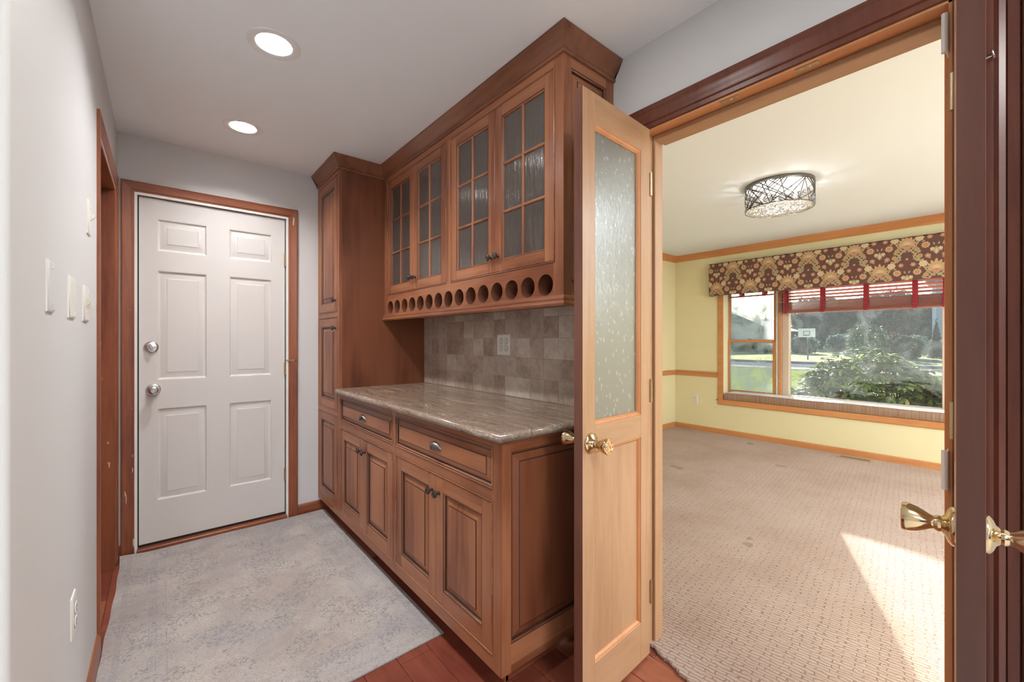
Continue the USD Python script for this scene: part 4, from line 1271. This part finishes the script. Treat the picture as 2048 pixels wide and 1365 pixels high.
def sash(y0, y1, z0, z1, x, parent, name, mat, fw=0.030, dp=0.035, pane='pane', side='oak_z', cross='oak_y'):
    s = part_group(name, parent)
    put('stile', bx(x - dp / 2, x + dp / 2, y0, y0 + fw, z0, z1, 0.003), side, s)
    put('stile', bx(x - dp / 2, x + dp / 2, y1 - fw, y1, z0, z1, 0.003), side, s)
    put('rail', bx(x - dp / 2, x + dp / 2, y0 + fw, y1 - fw, z0, z0 + fw, 0.003), cross, s)
    put('rail', bx(x - dp / 2, x + dp / 2, y0 + fw, y1 - fw, z1 - fw, z1, 0.003), cross, s)
    put('pane', bx(x - 0.002, x + 0.002, y0 + fw - 0.002, y1 - fw + 0.002, z0 + fw - 0.002, z1 - fw + 0.002), pane, s, smooth=False)


zt = WZ1
for (f0, f1, nm, fog) in ((1.885, 2.51, 'left', True), (-0.26, 0.365, 'right', False)):
    put('frame', [bx(GX - 0.03, GX + 0.05, f0, f0 + 0.028, 0.532, zt, 0.003), bx(GX - 0.03, GX + 0.05, f1 - 0.012, f1, 0.532, zt, 0.003)], 'vinyl', W1, label='white sash channel')
    a0, a1 = f0 + 0.033, f1 - 0.010
    sash(a0, a1, 1.198, zt, GX + 0.025, W1, 'upper_sash', 'oak', 0.032, 0.03, 'pane_fog' if fog else 'pane')
    sash(a0, a1, 0.534, 1.233, GX - 0.008, W1, 'lower_sash', 'oak', 0.034, 0.03, 'pane_fog2' if fog else 'pane')
    put('sash_lock', [bx(GX - 0.022, GX + 0.004, (a0 + a1) / 2 - 0.022, (a0 + a1) / 2 + 0.022, 1.233, 1.240, 0.002), bx(GX - 0.026, GX - 0.012, (a0 + a1) / 2 - 0.004, (a0 + a1) / 2 + 0.026, 1.240, 1.247, 0.002)], 'silver', W1)
for c_ in (1.866, 0.384):
    put('mullion', bx(GX - 0.045, GX + 0.05, c_ - 0.019, c_ + 0.019, 0.532, zt, 0.004), 'oak_z', W1)
put('picture_frame', [bx(GX - 0.03, GX + 0.05, 0.403, 0.470, 0.532, zt, 0.004), bx(GX - 0.03, GX + 0.05, 1.772, 1.847, 0.532, zt, 0.004), bx(GX - 0.03, GX + 0.05, 0.47, 1.772, 0.532, 0.560, 0.003), bx(GX - 0.03, GX + 0.05, 0.47, 1.772, zt - 0.03, zt, 0.003)], 'frame_tan', W1, label='pale tan frame around the picture pane')
put('picture_pane', bx(GX + 0.012, GX + 0.018, 0.468, 1.774, 0.558, zt - 0.028), 'pane', W1, smooth=False)
# picture-frame casing
wc = thing('trim', 'honey stained casing framing the wide window', 'window casing', (XN, WY1, WZ0), kind=S)
loop = [(WY0, WZ0), (WY0, WZ1), (WY1, WZ1), (WY1, WZ0)]
wprof = [(0, 0), (0, 0.012), (0.008, 0.016), (0.045, 0.018), (0.060, 0.018), (0.066, 0.012), (0.066, 0)]
cw = sweep(loop, [(-a, h) for a, h in wprof], closed=True, plane=WN)
put('board', cw, 'oak_y', wc, smooth=25)

# cushion on the window seat
cu = thing('seat_cushion', 'long bench cushion with brown striped front and pale top on the sill', 'cushion', (5.70, 1.12, WZ0))
Yc = np.linspace(WY0 + 0.012, WY1 - 0.012, 60)
prof_c = [(5.572, 0.463), (5.563, 0.480), (5.560, 0.505), (5.562, 0.530), (5.572, 0.549), (5.60, 0.556), (5.70, 0.560), (5.80, 0.556), (5.818, 0.545), (5.82, 0.463)]
def loft(prof, ys_, wob=0.0022):
    VV, FF = [], []
    for i, y in enumerate(ys_):
        e = min(1.0, min(y - ys_[0], ys_[-1] - y) / 0.02 + 0.8)
        for (x, z) in prof:
            VV.append((x + wob * math.sin(y * 13 + z * 40), y, 0.463 + (z - 0.463) * e + wob * math.sin(y * 7.3) * (z > 0.5)))
    k = len(prof)
    for i in range(len(ys_) - 1):
        for j in range(k - 1):
            a = i * k + j
            FF += [(a, a + k, a + k + 1), (a, a + k + 1, a + 1)]
    return trimesh.Trimesh(np.array(VV), np.array(FF), process=False)
put('front_boxing', loft(prof_c[:5], Yc), 'cushion_side', cu, label='brown vertically striped boxing', smooth=60)
put('top_cover', loft(prof_c[4:], Yc), 'cushion_top', cu, label='pale top cover', smooth=60)
put('piping', [tube([(5.5715 + 0.0022 * math.sin(y * 13 + 22), y, 0.5485 + 0.0022 * math.sin(y * 7.3)) for y in Yc], 0.0035, 6)], 'cushion_side', cu)

# blinds
def blind(name, label, y0, y1, x, top, slats, stack, rail_z, tapes, n_stack, cords):
    t = thing(name, label, 'window blind', (x, (y0 + y1) / 2, top))
    put('head_rail', bx(x - 0.028, x + 0.028, y0, y1, top - 0.045, top, 0.003), 'slat', t)
    for z in slats:
        P_ = bx(-0.025, 0.025, y0 + 0.004, y1 - 0.004, -0.0014, 0.0014, 0.001)
        P_.apply_transform(trimesh.transformations.rotation_matrix(math.radians(17), (0, 1, 0)))
        P_.apply_translation((x, 0, z))
        put('slat', P_, 'slat', t)
    sr = random.Random(4)
    for k in range(n_stack):
        z = rail_z + 0.016 + (stack - rail_z - 0.018) * (k / max(1, n_stack - 1)) ** 1.12
        m = bx(x - 0.025, x + 0.025, y0 + 0.004, y1 - 0.004, z - 0.0014, z + 0.0014, 0.001)
        m.apply_translation((sr.uniform(-0.004, 0.004), 0, 0))
        put('slat', m, 'slat', t)
    put('bottom_rail', bx(x - 0.026, x + 0.026, y0 + 0.003, y1 - 0.003, rail_z, rail_z + 0.014, 0.003), 'slat', t)
    for yy in tapes:
        tp = []
        for sx in (-0.027, 0.027):
            tp.append(bx(x + sx - 0.0006, x + sx + 0.0006, yy - 0.019, yy + 0.019, stack, top - 0.04))
            prev = None
            for k in range(9):
                z0, z1 = rail_z + (stack - rail_z) * k / 9, rail_z + (stack - rail_z) * (k + 1) / 9
                o = 0.006 * (1 if k % 2 else 0.35)
                tp.append(bx(x + sx * 1.0 + math.copysign(o, sx) - 0.004, x + sx + math.copysign(o, sx) + 0.004, yy - 0.021, yy + 0.021, z0, z1 - 0.001, 0.003))
        put('ladder_tape', tp, 'tape', t, label='dark red cloth ladder tape')
    for (yy, zz) in cords:
        put('lift_cord', tube([(x - 0.036, yy, top - 0.05), (x - 0.036, yy, zz)], 0.0018, 6), 'cord', t)
        put('cord_tassel', flat.lathe(x - 0.036, yy, [(zz - 0.03, 0.005), (zz - 0.02, 0.007), (zz - 0.002, 0.003)], 10), 'cord', t)


BX = 5.79
blind('window_blind', 'half raised dark red slatted blind across the picture pane', 0.385, 1.868, BX, 2.09, [1.712 + 0.0365 * k for k in range(9)], 1.680, 1.548, [1.79, 1.42, 1.035, 0.655, 0.44], 24, [(1.846, 0.75), (1.83, 0.80), (1.80, 0.68)])
blind('window_blind', 'fully raised narrow blind over the fogged left sash', 1.90, 2.44, BX, 2.09, [], 2.03, 1.785, [2.02, 2.29], 0, [(1.93, 0.8)])

# valance: a fabric covered box with a printed damask
VX, VY0, VY1, VZ0, VZ1 = 5.487, -0.33, 2.578, 1.800, 2.212
va = thing('valance', 'brown damask fabric valance with tan flowers across the window top', 'valance', (VX, 1.12, VZ0))
put('board', [bx(VX, VX + 0.012, VY0, VY1, VZ0, VZ1, 0.004), bx(VX, XN, VY1 - 0.012, VY1, VZ0, VZ1, 0.004), bx(VX, XN, VY0, VY0 + 0.012, VZ0, VZ1, 0.004), bx(VX, XN, VY0, VY1, VZ1 - 0.012, VZ1, 0.003)], 'fab_brown', va)
put('piping', [tube([(VX - 0.001, y, VZ1 - 0.002 + 0.0018 * math.sin(y * 60)) for y in np.linspace(VY0, VY1, 160)], 0.004, 6)], 'fab_brown', va)


def petal(L, w, ang, at=(0, 0), tip=0.6):
    t = np.linspace(0, 1, 9)
    prof_ = np.sin(np.pi * t ** tip) ** 0.9 * w / 2
    q = [(a * L, b) for a, b in zip(t, prof_)] + [(a * L, -b) for a, b in zip(t[::-1][1:-1], prof_[::-1][1:-1])]
    return affinity.translate(affinity.rotate(Polygon(q).buffer(0), ang, origin=(0, 0)), *at)


def leafy(curve, wl=0.05, dw=0.022, side=1):
    """An acanthus spray: a stem with curling leaflets on one side."""
    ls = LineString(curve)
    out = [ls.buffer(0.0055)]
    L = ls.length
    k = int(L / 0.022)
    for i in range(k):
        s = (i + 0.5) / k
        p0, p1 = ls.interpolate(s * L), ls.interpolate(min(L, s * L + 0.004))
        a = math.degrees(math.atan2(p1.y - p0.y, p1.x - p0.x))
        out.append(petal(wl * (0.55 + 0.5 * math.sin(math.pi * s)), dw, a + side * 42, (p0.x, p0.y), 0.75))
        out.append(petal(wl * 0.42, dw * 0.7, a - side * 50, (p0.x, p0.y), 0.75))
    return unary_union(out)


def rosette(n, R, w, at, rot=0):
    return unary_union([petal(R, w, 360 * k / n + rot, at, 1.25) for k in range(n)])


PW, PH = 0.40, 0.41
unit = {'fab_khaki': [], 'fab_tan': [], 'fab_salmon': [], 'fab_cream': []}
for sx in (1, -1):
    crv = [(sx * (0.010 + 0.172 * t), -0.085 + 0.235 * (0.5 - 0.5 * math.cos(math.pi * t)) ** 0.9) for t in np.linspace(0, 1, 20)]
    unit['fab_khaki'].append(leafy(crv, 0.026, 0.010, sx))
    crl = [(sx * (0.10 + 0.035 * math.cos(a)), 0.085 + 0.035 * math.sin(a)) for a in np.linspace(-2.2, 1.6, 12)]
    unit['fab_khaki'].append(leafy(crl, 0.016, 0.009, -sx))
    for (x_, y_, r_, k_, c_) in ((0.078, 0.020, 0.031, 8, 'fab_cream'), (0.115, -0.045, 0.029, 9, 'fab_tan'), (0.050, 0.082, 0.022, 6, 'fab_salmon'), (0.140, 0.020, 0.020, 6, 'fab_salmon'), (0.062, -0.075, 0.020, 7, 'fab_tan'), (0.155, -0.085, 0.017, 6, 'fab_cream'), (0.098, 0.088, 0.020, 7, 'fab_tan')):
        unit[c_].append(rosette(k_, r_, r_ * 0.62, (sx * x_, y_), 17 * x_ * 100))
        unit['fab_salmon' if c_ != 'fab_salmon' else 'fab_cream'].append(rosette(5, r_ * 0.42, r_ * 0.3, (sx * x_, y_), 30))
    for (x_, y_, a_) in ((0.035, 0.055, 60), (0.03, 0.11, 100), (0.045, -0.045, -30), (0.09, -0.015, 20), (0.125, 0.06, 130), (0.16, -0.03, -70), (0.09, -0.085, 200), (0.17, 0.06, 45)):
        unit['fab_khaki'].append(petal(0.026, 0.011, 90 - sx * (90 - a_), (sx * x_, y_), 0.9))
    unit['fab_khaki'].append(petal(0.05, 0.02, 90 + sx * 38, (0, 0.105), 0.9))
unit['fab_tan'].append(unary_union([petal(0.092 - 0.009 * abs(k), 0.023, 90 + 23 * k, (0, -0.035), 1.35) for k in range(-4, 5)]))
unit['fab_cream'].append(unary_union([petal(0.045, 0.010, 90 + 26 * k, (0, -0.028), 1.2) for k in range(-3, 4)]))
unit['fab_salmon'].append(unary_union([petal(0.036, 0.016, 270 + 32 * k, (0, -0.04), 1.0) for k in (-2, -1, 0, 1, 2)]))
unit['fab_khaki'].append(petal(0.070, 0.040, 90, (0, 0.085), 1.0))
unit['fab_cream'].append(petal(0.048, 0.022, 90, (0, 0.093), 1.0))
unit['fab_tan'].append(petal(0.026, 0.010, 90, (0, 0.103), 1.0))
order = ['fab_khaki', 'fab_tan', 'fab_salmon', 'fab_cream']
PV = face_x(VX)
shapes = {k: affinity.scale(unary_union(v), 1.12, 1.12, origin=(0, 0)) for k, v in unit.items()}
clip = sbox(VY0 + 0.002, VZ0 + 0.003, VY1 - 0.002, VZ1 - 0.004)
spots = [(VY1 - 0.10 - i * PW / 2, VZ0 + 0.125 + (0.245 if i % 2 else 0.0) + dv) for i in range(-1, 18) for dv in (-0.49, 0, 0.49)]
full = {}
for k in order:
    full[k] = unary_union([affinity.translate(shapes[k].simplify(0.0005), c, v) for c, v in spots]).intersection(clip)
above = None
for k in reversed(order):
    if above is not None:
        full[k] = full[k].difference(above.buffer(0.0016))
    above = full[k] if above is None else above.union(full[k])
for k in order:
    q = full[k].simplify(0.0004)
    ms = PV.shape(unary_union([gg for gg in getattr(q, 'geoms', [q]) if gg.geom_type == 'Polygon' and gg.area > 4e-6]), 0.0, 0.0006)
    put('printed_pattern', ms, k, va, label={'fab_khaki': 'khaki scrolling leaves', 'fab_tan': 'tan flowers', 'fab_salmon': 'salmon blossoms', 'fab_cream': 'cream flower centres'}[k], kind='stuff', smooth=False)

# ================================================================== outside
GZ = -0.35


def lawn_mat(name, a, b, sc=2.0):
    g = Graph()
    p = g.pos()
    n = g.noise(p, sc, 5, 0.65)
    n2 = g.noise(p, 30, 3, 0.6)
    c = g.ramp(g.math('multiply_add', n, 0.6, g.math('multiply', n2, 0.4)), [(0.36, b), (0.62, a)])
    return g.done(name, g.principled(base_color=c, roughness=1.0, specular_ior_level=0.0))


M['lawn'] = lawn_mat('near_lawn', (0.34, 0.40, 0.15), (0.18, 0.25, 0.075))
M['lawn2'] = lawn_mat('sunlit_far_lawn', (0.85, 0.85, 0.42), (0.62, 0.66, 0.28), 0.7)  # far grass, sunlight put into its pale colour
M['asphalt'] = lawn_mat('asphalt', (0.22, 0.23, 0.26), (0.17, 0.18, 0.2), 3)
M['concrete'] = lawn_mat('pale_concrete', (0.55, 0.53, 0.50), (0.47, 0.45, 0.43), 3)
put('lawn', bx(5.95, 26.2, -40, 60, GZ - 0.1, GZ), 'lawn', label='green front lawn outside the window up to the sidewalk', cat='lawn', kind=S)
put('sidewalk', bx(26.2, 28.2, -40, 60, GZ - 0.1, GZ + 0.02), 'concrete', label='pale sidewalk along the near side of the road', cat='sidewalk', kind=S)
put('road', bx(28.2, 34.2, -40, 60, GZ - 0.2, GZ - 0.04), 'asphalt', label='blue grey asphalt road beyond the lawn', cat='road', kind=S)
put('kerb', bx(34.2, 34.5, -40, 60, GZ - 0.2, GZ + 0.1), 'concrete', label='pale kerb on the far side of the road', cat='kerb', kind=S)
put('lawn', bx(34.5, 140, -60, 110, GZ - 0.1, GZ + 0.05), 'lawn2', label='lawn across the road with sunlight put into its colour', cat='lawn', kind=S)


def leaf_mat(name, a, b, trans=0.3, gloss=0.4):
    g = Graph()
    p = g.pos()
    n = g.noise(p, 2.2, 2)
    r = g.add('geometry', 'random_per_island')
    c = g.ramp(g.math('multiply_add', n, 0.5, g.math('multiply', r, 0.5)), [(0.25, b), (0.75, a)])
    s = g.principled(base_color=c, roughness=gloss, specular_ior_level=0.4)
    return g.done(name, g.add('mix_closure', 'closure', fac=trans, closure1=s, closure2=g.add('translucent_bsdf', 'BSDF', color=c)))


M['fir'] = leaf_mat('hazed_blue_green_needles', (0.20, 0.29, 0.285), (0.11, 0.18, 0.185), 0.25, 0.9)  # blue green needles, lightened so the colour carries distance haze
M['grey_tree'] = leaf_mat('bare_twig_haze', (0.24, 0.25, 0.215), (0.13, 0.15, 0.14), 0.2, 0.8)
M['shrub'] = leaf_mat('shrub_leaves', (0.14, 0.19, 0.10), (0.06, 0.10, 0.07), 0.3, 0.6)
M['redshrub'] = leaf_mat('reddish_shrub_leaves', (0.22, 0.13, 0.12), (0.12, 0.08, 0.08), 0.3, 0.6)
M['bark'] = plain('grey_bark', (0.12, 0.10, 0.085), 0.9)
M['siding'] = plain('pale_blue_siding', (0.50, 0.56, 0.62), 0.7)
M['siding2'] = plain('beige_siding', (0.50, 0.44, 0.38), 0.8)
M['roof'] = plain('brown_shingle_roof', (0.17, 0.13, 0.11), 0.9)
M['board_white'] = plain('white_backboard', (0.85, 0.86, 0.88), 0.4)
M['pole'] = plain('dark_pole', (0.10, 0.11, 0.12), 0.5)


def scatter(n, c, r, size, shape='ball', seed=1, sag=0.0):
    """A crown of n small leaf sprays inside an ellipsoid or cone."""
    q = np.random.default_rng(seed)
    d = q.normal(size=(n, 3))
    d /= np.linalg.norm(d, axis=1, keepdims=True)
    rad = q.uniform(0.45, 1.0, n) ** 0.6
    P = d * rad[:, None]
    if shape == 'cone':
        h = 1 - np.sqrt(q.uniform(0, 1, n))
        a = q.uniform(0, 2 * np.pi, n)
        rr_ = (1 - h) * np.sqrt(q.uniform(0.2, 1, n)) * (0.85 + 0.15 * np.sin(h * 40))
        P = np.stack([rr_ * np.cos(a), rr_ * np.sin(a), h * 2 - 1], 1)
    lump = meshkit.fbm(P * 2.2 + seed * 3.1, 3, seed)
    P = P * (0.72 + 0.55 * lump[:, None])
    P = P * np.array(r) + np.array(c)
    t1 = q.normal(size=(n, 3))
    t1 /= np.linalg.norm(t1, axis=1, keepdims=True)
    t2 = np.cross(t1, q.normal(size=(n, 3)))
    t2 /= np.linalg.norm(t2, axis=1, keepdims=True)
    s = size * q.uniform(0.6, 1.3, (n, 1))
    a, b, e, f = P - t1 * s, P + t2 * s * 0.45, P + t1 * s, P - t2 * s * 0.45
    V = np.stack([a, b, e, f], 1).reshape(-1, 3)
    k = np.arange(n)[:, None] * 4
    F = np.vstack([k + [0, 1, 2], k + [0, 2, 3]])
    return trimesh.Trimesh(V, F, process=False)


def tree(name, label, cat, x, y, h, r, mat, shape='ball', n=2600, size=0.32, seed=1, trunk=0.12, group=None, z0=GZ):
    t = thing(name, label, cat, (x, y, z0), group=group)
    lo = 0.03 * h if shape == 'cone' else 0.575 * h if name == 'sun_block_tree' else -0.02 * h
    put('trunk', tube([(x, y, z0), (x + 0.05, y, z0 + h * 0.5), (x, y + 0.05, z0 + h * 0.9)], [trunk, trunk * 0.7, trunk * 0.2], 8), 'bark', t)
    put('crown', scatter(n, (x, y, z0 + (h + lo) / 2), (r, r, (h - lo) / 2), size, shape, seed), mat, t, kind='stuff', smooth=False)


TG = 'evergreens behind the far lawn'
tree('sun_block_tree', 'tree with its crown out of view placed to shade the left sash', 'tree', 22, 10.02, 7.0, 1.5, 'shrub', 'ball', 6500, 0.16, 8, 0.06)  # crown out of view, placed to keep sun off the left sash
for k, (x, y, h, r, kind, lab) in enumerate([
        (96, 25.0, 9.6, 4.0, 'fir', 'tall blue green evergreen beside the backboard'), (109, 25.6, 11.0, 4.6, 'fir', 'broad evergreen behind the backboard in the second row'),
        (98, 16.4, 10.0, 3.9, 'fir', 'evergreen with bright gaps behind the rhododendron top'), (88, 12.6, 8.6, 3.3, 'grey', 'grey leafless tree with pale forked branches in front of the evergreens'),
        (112, 15.6, 11.5, 4.6, 'fir', 'evergreen of the second row behind the bare tree'), (97, 8.4, 9.0, 3.6, 'fir', 'dark evergreen next to the pale blue house'),
        (101, 34.4, 6.2, 4.0, 'fir', 'low evergreen between the backboard and the left sash'), (88, 38.5, 5.6, 3.4, 'grey', 'hazy bare tree seen through the fogged left sash'),
        (112, 45.5, 6.4, 4.4, 'fir', 'low evergreen far behind the left sash')]):
    tree('evergreen_tree' if kind == 'fir' else 'bare_tree', lab, 'tree', x, y, h, r, 'fir' if kind == 'fir' else 'grey_tree', 'ball', 3400, 0.62 if kind == 'fir' else 0.42, k + 1, 0.2, TG if kind == 'fir' else None)
for k, (y, h, lab) in enumerate([(28.6, 2.3, 'leftmost dark hedge shrub in the left sash'), (25.3, 2.4, 'wide dark hedge shrub low in the left sash'), (22.0, 2.1, 'dark hedge shrub behind the left sash lock'), (18.7, 2.0, 'dark hedge shrub behind the window mullion'),
                                  (15.4, 2.0, 'dark hedge shrub under the backboard'), (12.1, 2.2, 'dark hedge shrub left of the rhododendron tip'), (8.9, 2.3, 'dark hedge shrub behind the rhododendron tip'), (5.9, 2.0, 'dark hedge shrub left of the pale blue house')]):
    tree('hedge_shrub', lab, 'shrub', 58.0 + (k % 2) * 1.2, y + 0.7, h, 1.45, 'fir', 'ball', 1500, 0.24, 20 + k, 0.05, 'dark shrubs along the far lawn')
tree('round_shrub', 'large rounded green shrub with a bright rim', 'shrub', 48.0, 8.6, 3.1, 1.5, 'shrub', 'ball', 1500, 0.16, 31, 0.05, 'clipped shrubs across the road')
tree('round_shrub', 'smaller rounded green shrub nearer the pale house', 'shrub', 47, 5.75, 2.0, 1.1, 'shrub', 'ball', 1200, 0.15, 32, 0.05, 'clipped shrubs across the road')
tree('round_shrub', 'low reddish shrub between the rounded shrubs', 'shrub', 50.6, 6.9, 2.3, 1.1, 'redshrub', 'ball', 1200, 0.15, 33, 0.05)
tree('corner_shrub', 'upright green shrub at the corner of the pale blue house', 'shrub', 50.3, 4.4, 3.3, 0.6, 'shrub', 'cone', 1200, 0.15, 34, 0.05)

h1 = thing('house', 'pale blue sided house at the far right of the view', 'house', (54, 0, GZ))
put('wall', bx(52, 62, -12, 4.75, GZ, 6.2), 'siding', h1)
put('corner_board', bx(51.96, 52.2, 4.55, 4.79, GZ, 6.2), 'board_white', h1)
rf = [(51.4, 6.2), (57, 9.4), (62.6, 6.2)]
put('roof', Plane((0, 0, 0), (1, 0, 0), (0, 0, 1), (0, 1, 0)).shape(Polygon(rf), -12.5, 5.2), 'roof', h1)
for zz in (1.2, 4.0):
    put('window', bx(51.95, 52.02, 1.6, 2.6, zz, zz + 1.4), 'gap', h1)
h2 = thing('house', 'beige ranch house with a brown sloping roof at the far left of the view', 'house', (71, 33, GZ))
put('wall', bx(66, 76, 24, 44, GZ, 2.6), 'siding2', h2)
V = np.array([(65, 21.5, 2.6), (77, 21.5, 2.6), (77, 45, 2.6), (65, 45, 2.6), (71, 31.5, 6.6), (71, 39, 6.6)])
F = [(0, 4, 1), (0, 3, 5), (0, 5, 4), (3, 2, 5), (1, 4, 5), (1, 5, 2), (0, 1, 2), (0, 2, 3)]
put('roof', trimesh.Trimesh(V, np.array(F), process=False), 'roof', h2, smooth=False)
for yy in (18.5, 22.5, 27.5):
    put('window', bx(65.95, 66.02, yy + 6, yy + 7.3, 0.6, 1.9), 'gap', h2)

hp = thing('basketball_hoop', 'white basketball backboard on a dark pole by the road', 'basketball hoop', (40, 10.95, GZ))
HB = face_x(39.0)
bby, bbz = 10.62, 1.82
put('backboard', [HB.box(bby - 0.57, bby + 0.57, bbz - 0.34, bbz + 0.34, -0.03, 0)], 'board_white', hp)
put('target_frame', HB.shape(sbox(bby - 0.22, bbz - 0.2, bby + 0.22, bbz + 0.14).difference(sbox(bby - 0.18, bbz - 0.16, bby + 0.18, bbz + 0.10)), 0, 0.006), 'pole', hp)
put('rim', tube([(38.75 + 0.22 * math.cos(a), bby + 0.22 * math.sin(a), bbz - 0.22) for a in np.linspace(0, 2 * math.pi, 20)], 0.012, 6), 'pole', hp)
put('pole', tube([(39.3, bby, GZ + 0.05), (39.3, bby, bbz - 0.3), (39.03, bby, bbz)], 0.05, 8), 'pole', hp)

# rhododendron right outside the window
rb = thing('rhododendron_bush', 'large leafy rhododendron bush right outside the picture pane', 'bush', (7.35, 1.15, GZ))
M['rhodo'] = leaf_mat('rhododendron_leaf', (0.31, 0.37, 0.12), (0.09, 0.15, 0.045), 0.40, 0.42)
M['rhodo2'] = leaf_mat('yellowing_leaf', (0.55, 0.55, 0.20), (0.32, 0.38, 0.12), 0.45, 0.3)
M['rhodo3'] = leaf_mat('red_brown_leaf', (0.25, 0.09, 0.05), (0.14, 0.06, 0.035), 0.3, 0.4)


def big_leaf(base, d, L, w, roll):
    d = d / np.linalg.norm(d)
    up = np.array([0, 0, 1.0])
    side = np.cross(d, up)
    if np.linalg.norm(side) < 1e-3:
        side = np.array([1.0, 0, 0])
    side /= np.linalg.norm(side)
    nrm = np.cross(side, d)
    side = side * math.cos(roll) + nrm * math.sin(roll)
    nrm = np.cross(side, d)
    V = []
    for s, ww, dz in ((0, 0.08, 0), (0.25, 0.8, 0.015), (0.6, 1.0, 0.0), (0.85, 0.6, -0.05), (1.0, 0.02, -0.1)):
        c = base + d * L * s + np.array([0, 0, 1]) * dz * L
        V += [c - side * w * ww / 2 + nrm * 0.12 * w * ww, c, c + side * w * ww / 2 + nrm * 0.12 * w * ww]
    F = []
    for i in range(4):
        for j in range(2):
            a = i * 3 + j
            F += [(a, a + 3, a + 4), (a, a + 4, a + 1)]
    return trimesh.Trimesh(np.array(V), np.array(F), process=False)


br = np.random.default_rng(21)
near, rest, stems = [], {'rhodo': [], 'rhodo2': [], 'rhodo3': []}, []
root = np.array([7.45, 1.1, GZ])
clusters = [((7.35, 1.28, 0.30), (0.95, 0.80, 0.84), 620), ((7.25, 2.0, 0.05), (0.7, 0.5, 0.52), 130), ((7.2, 0.45, 0.18), (0.8, 0.6, 0.66), 190), ((6.9, 1.2, 0.1), (0.6, 1.1, 0.5), 190)]
leaves = []
for c, r, n in clusters:
    for k in range(n):
        d = br.normal(size=3)
        d[2] = abs(d[2]) * 0.9 - 0.15
        d /= np.linalg.norm(d)
        tip = np.array(c) + d * np.array(r) * br.uniform(0.72, 1.0)
        if tip[2] < GZ + 0.1 or tip[0] < 6.35:
            continue
        if k % 4 == 0:
            stems.append(tube([root + br.normal(size=3) * [0.1, 0.2, 0.0], (root + tip) / 2 + br.normal(size=3) * 0.06, tip], [0.014, 0.009, 0.004], 5))
        m = int(br.integers(6, 10))
        a0 = br.uniform(0, 6.28)
        droop = br.uniform(-1.1, 0.15)
        for q in range(m):
            a = a0 + 6.283 * q / m
            dv = np.array([math.cos(a), math.sin(a), droop + br.uniform(-0.15, 0.15)]) + d * 0.25
            u = br.random()
            leaves.append((big_leaf(tip, dv, br.uniform(0.10, 0.16), br.uniform(0.036, 0.052), br.uniform(-0.4, 0.4)), 'rhodo3' if u < 0.03 else 'rhodo2' if u < 0.16 else 'rhodo', tip[0] - 0.25 * tip[2]))
lr_ = random.Random(2)
leaves.sort(key=lambda q: q[2] + lr_.uniform(0, 0.45))
for k, (m, mt, _) in enumerate(leaves):
    if k < 280:
        put('leaf', m, mt, rb, smooth=True)
    else:
        rest[mt].append(m)
for mt, ms in rest.items():
    if ms:
        put('foliage', ms, mt, rb, kind='stuff', smooth=True)
put('branches', stems, 'bark', rb, kind='stuff')
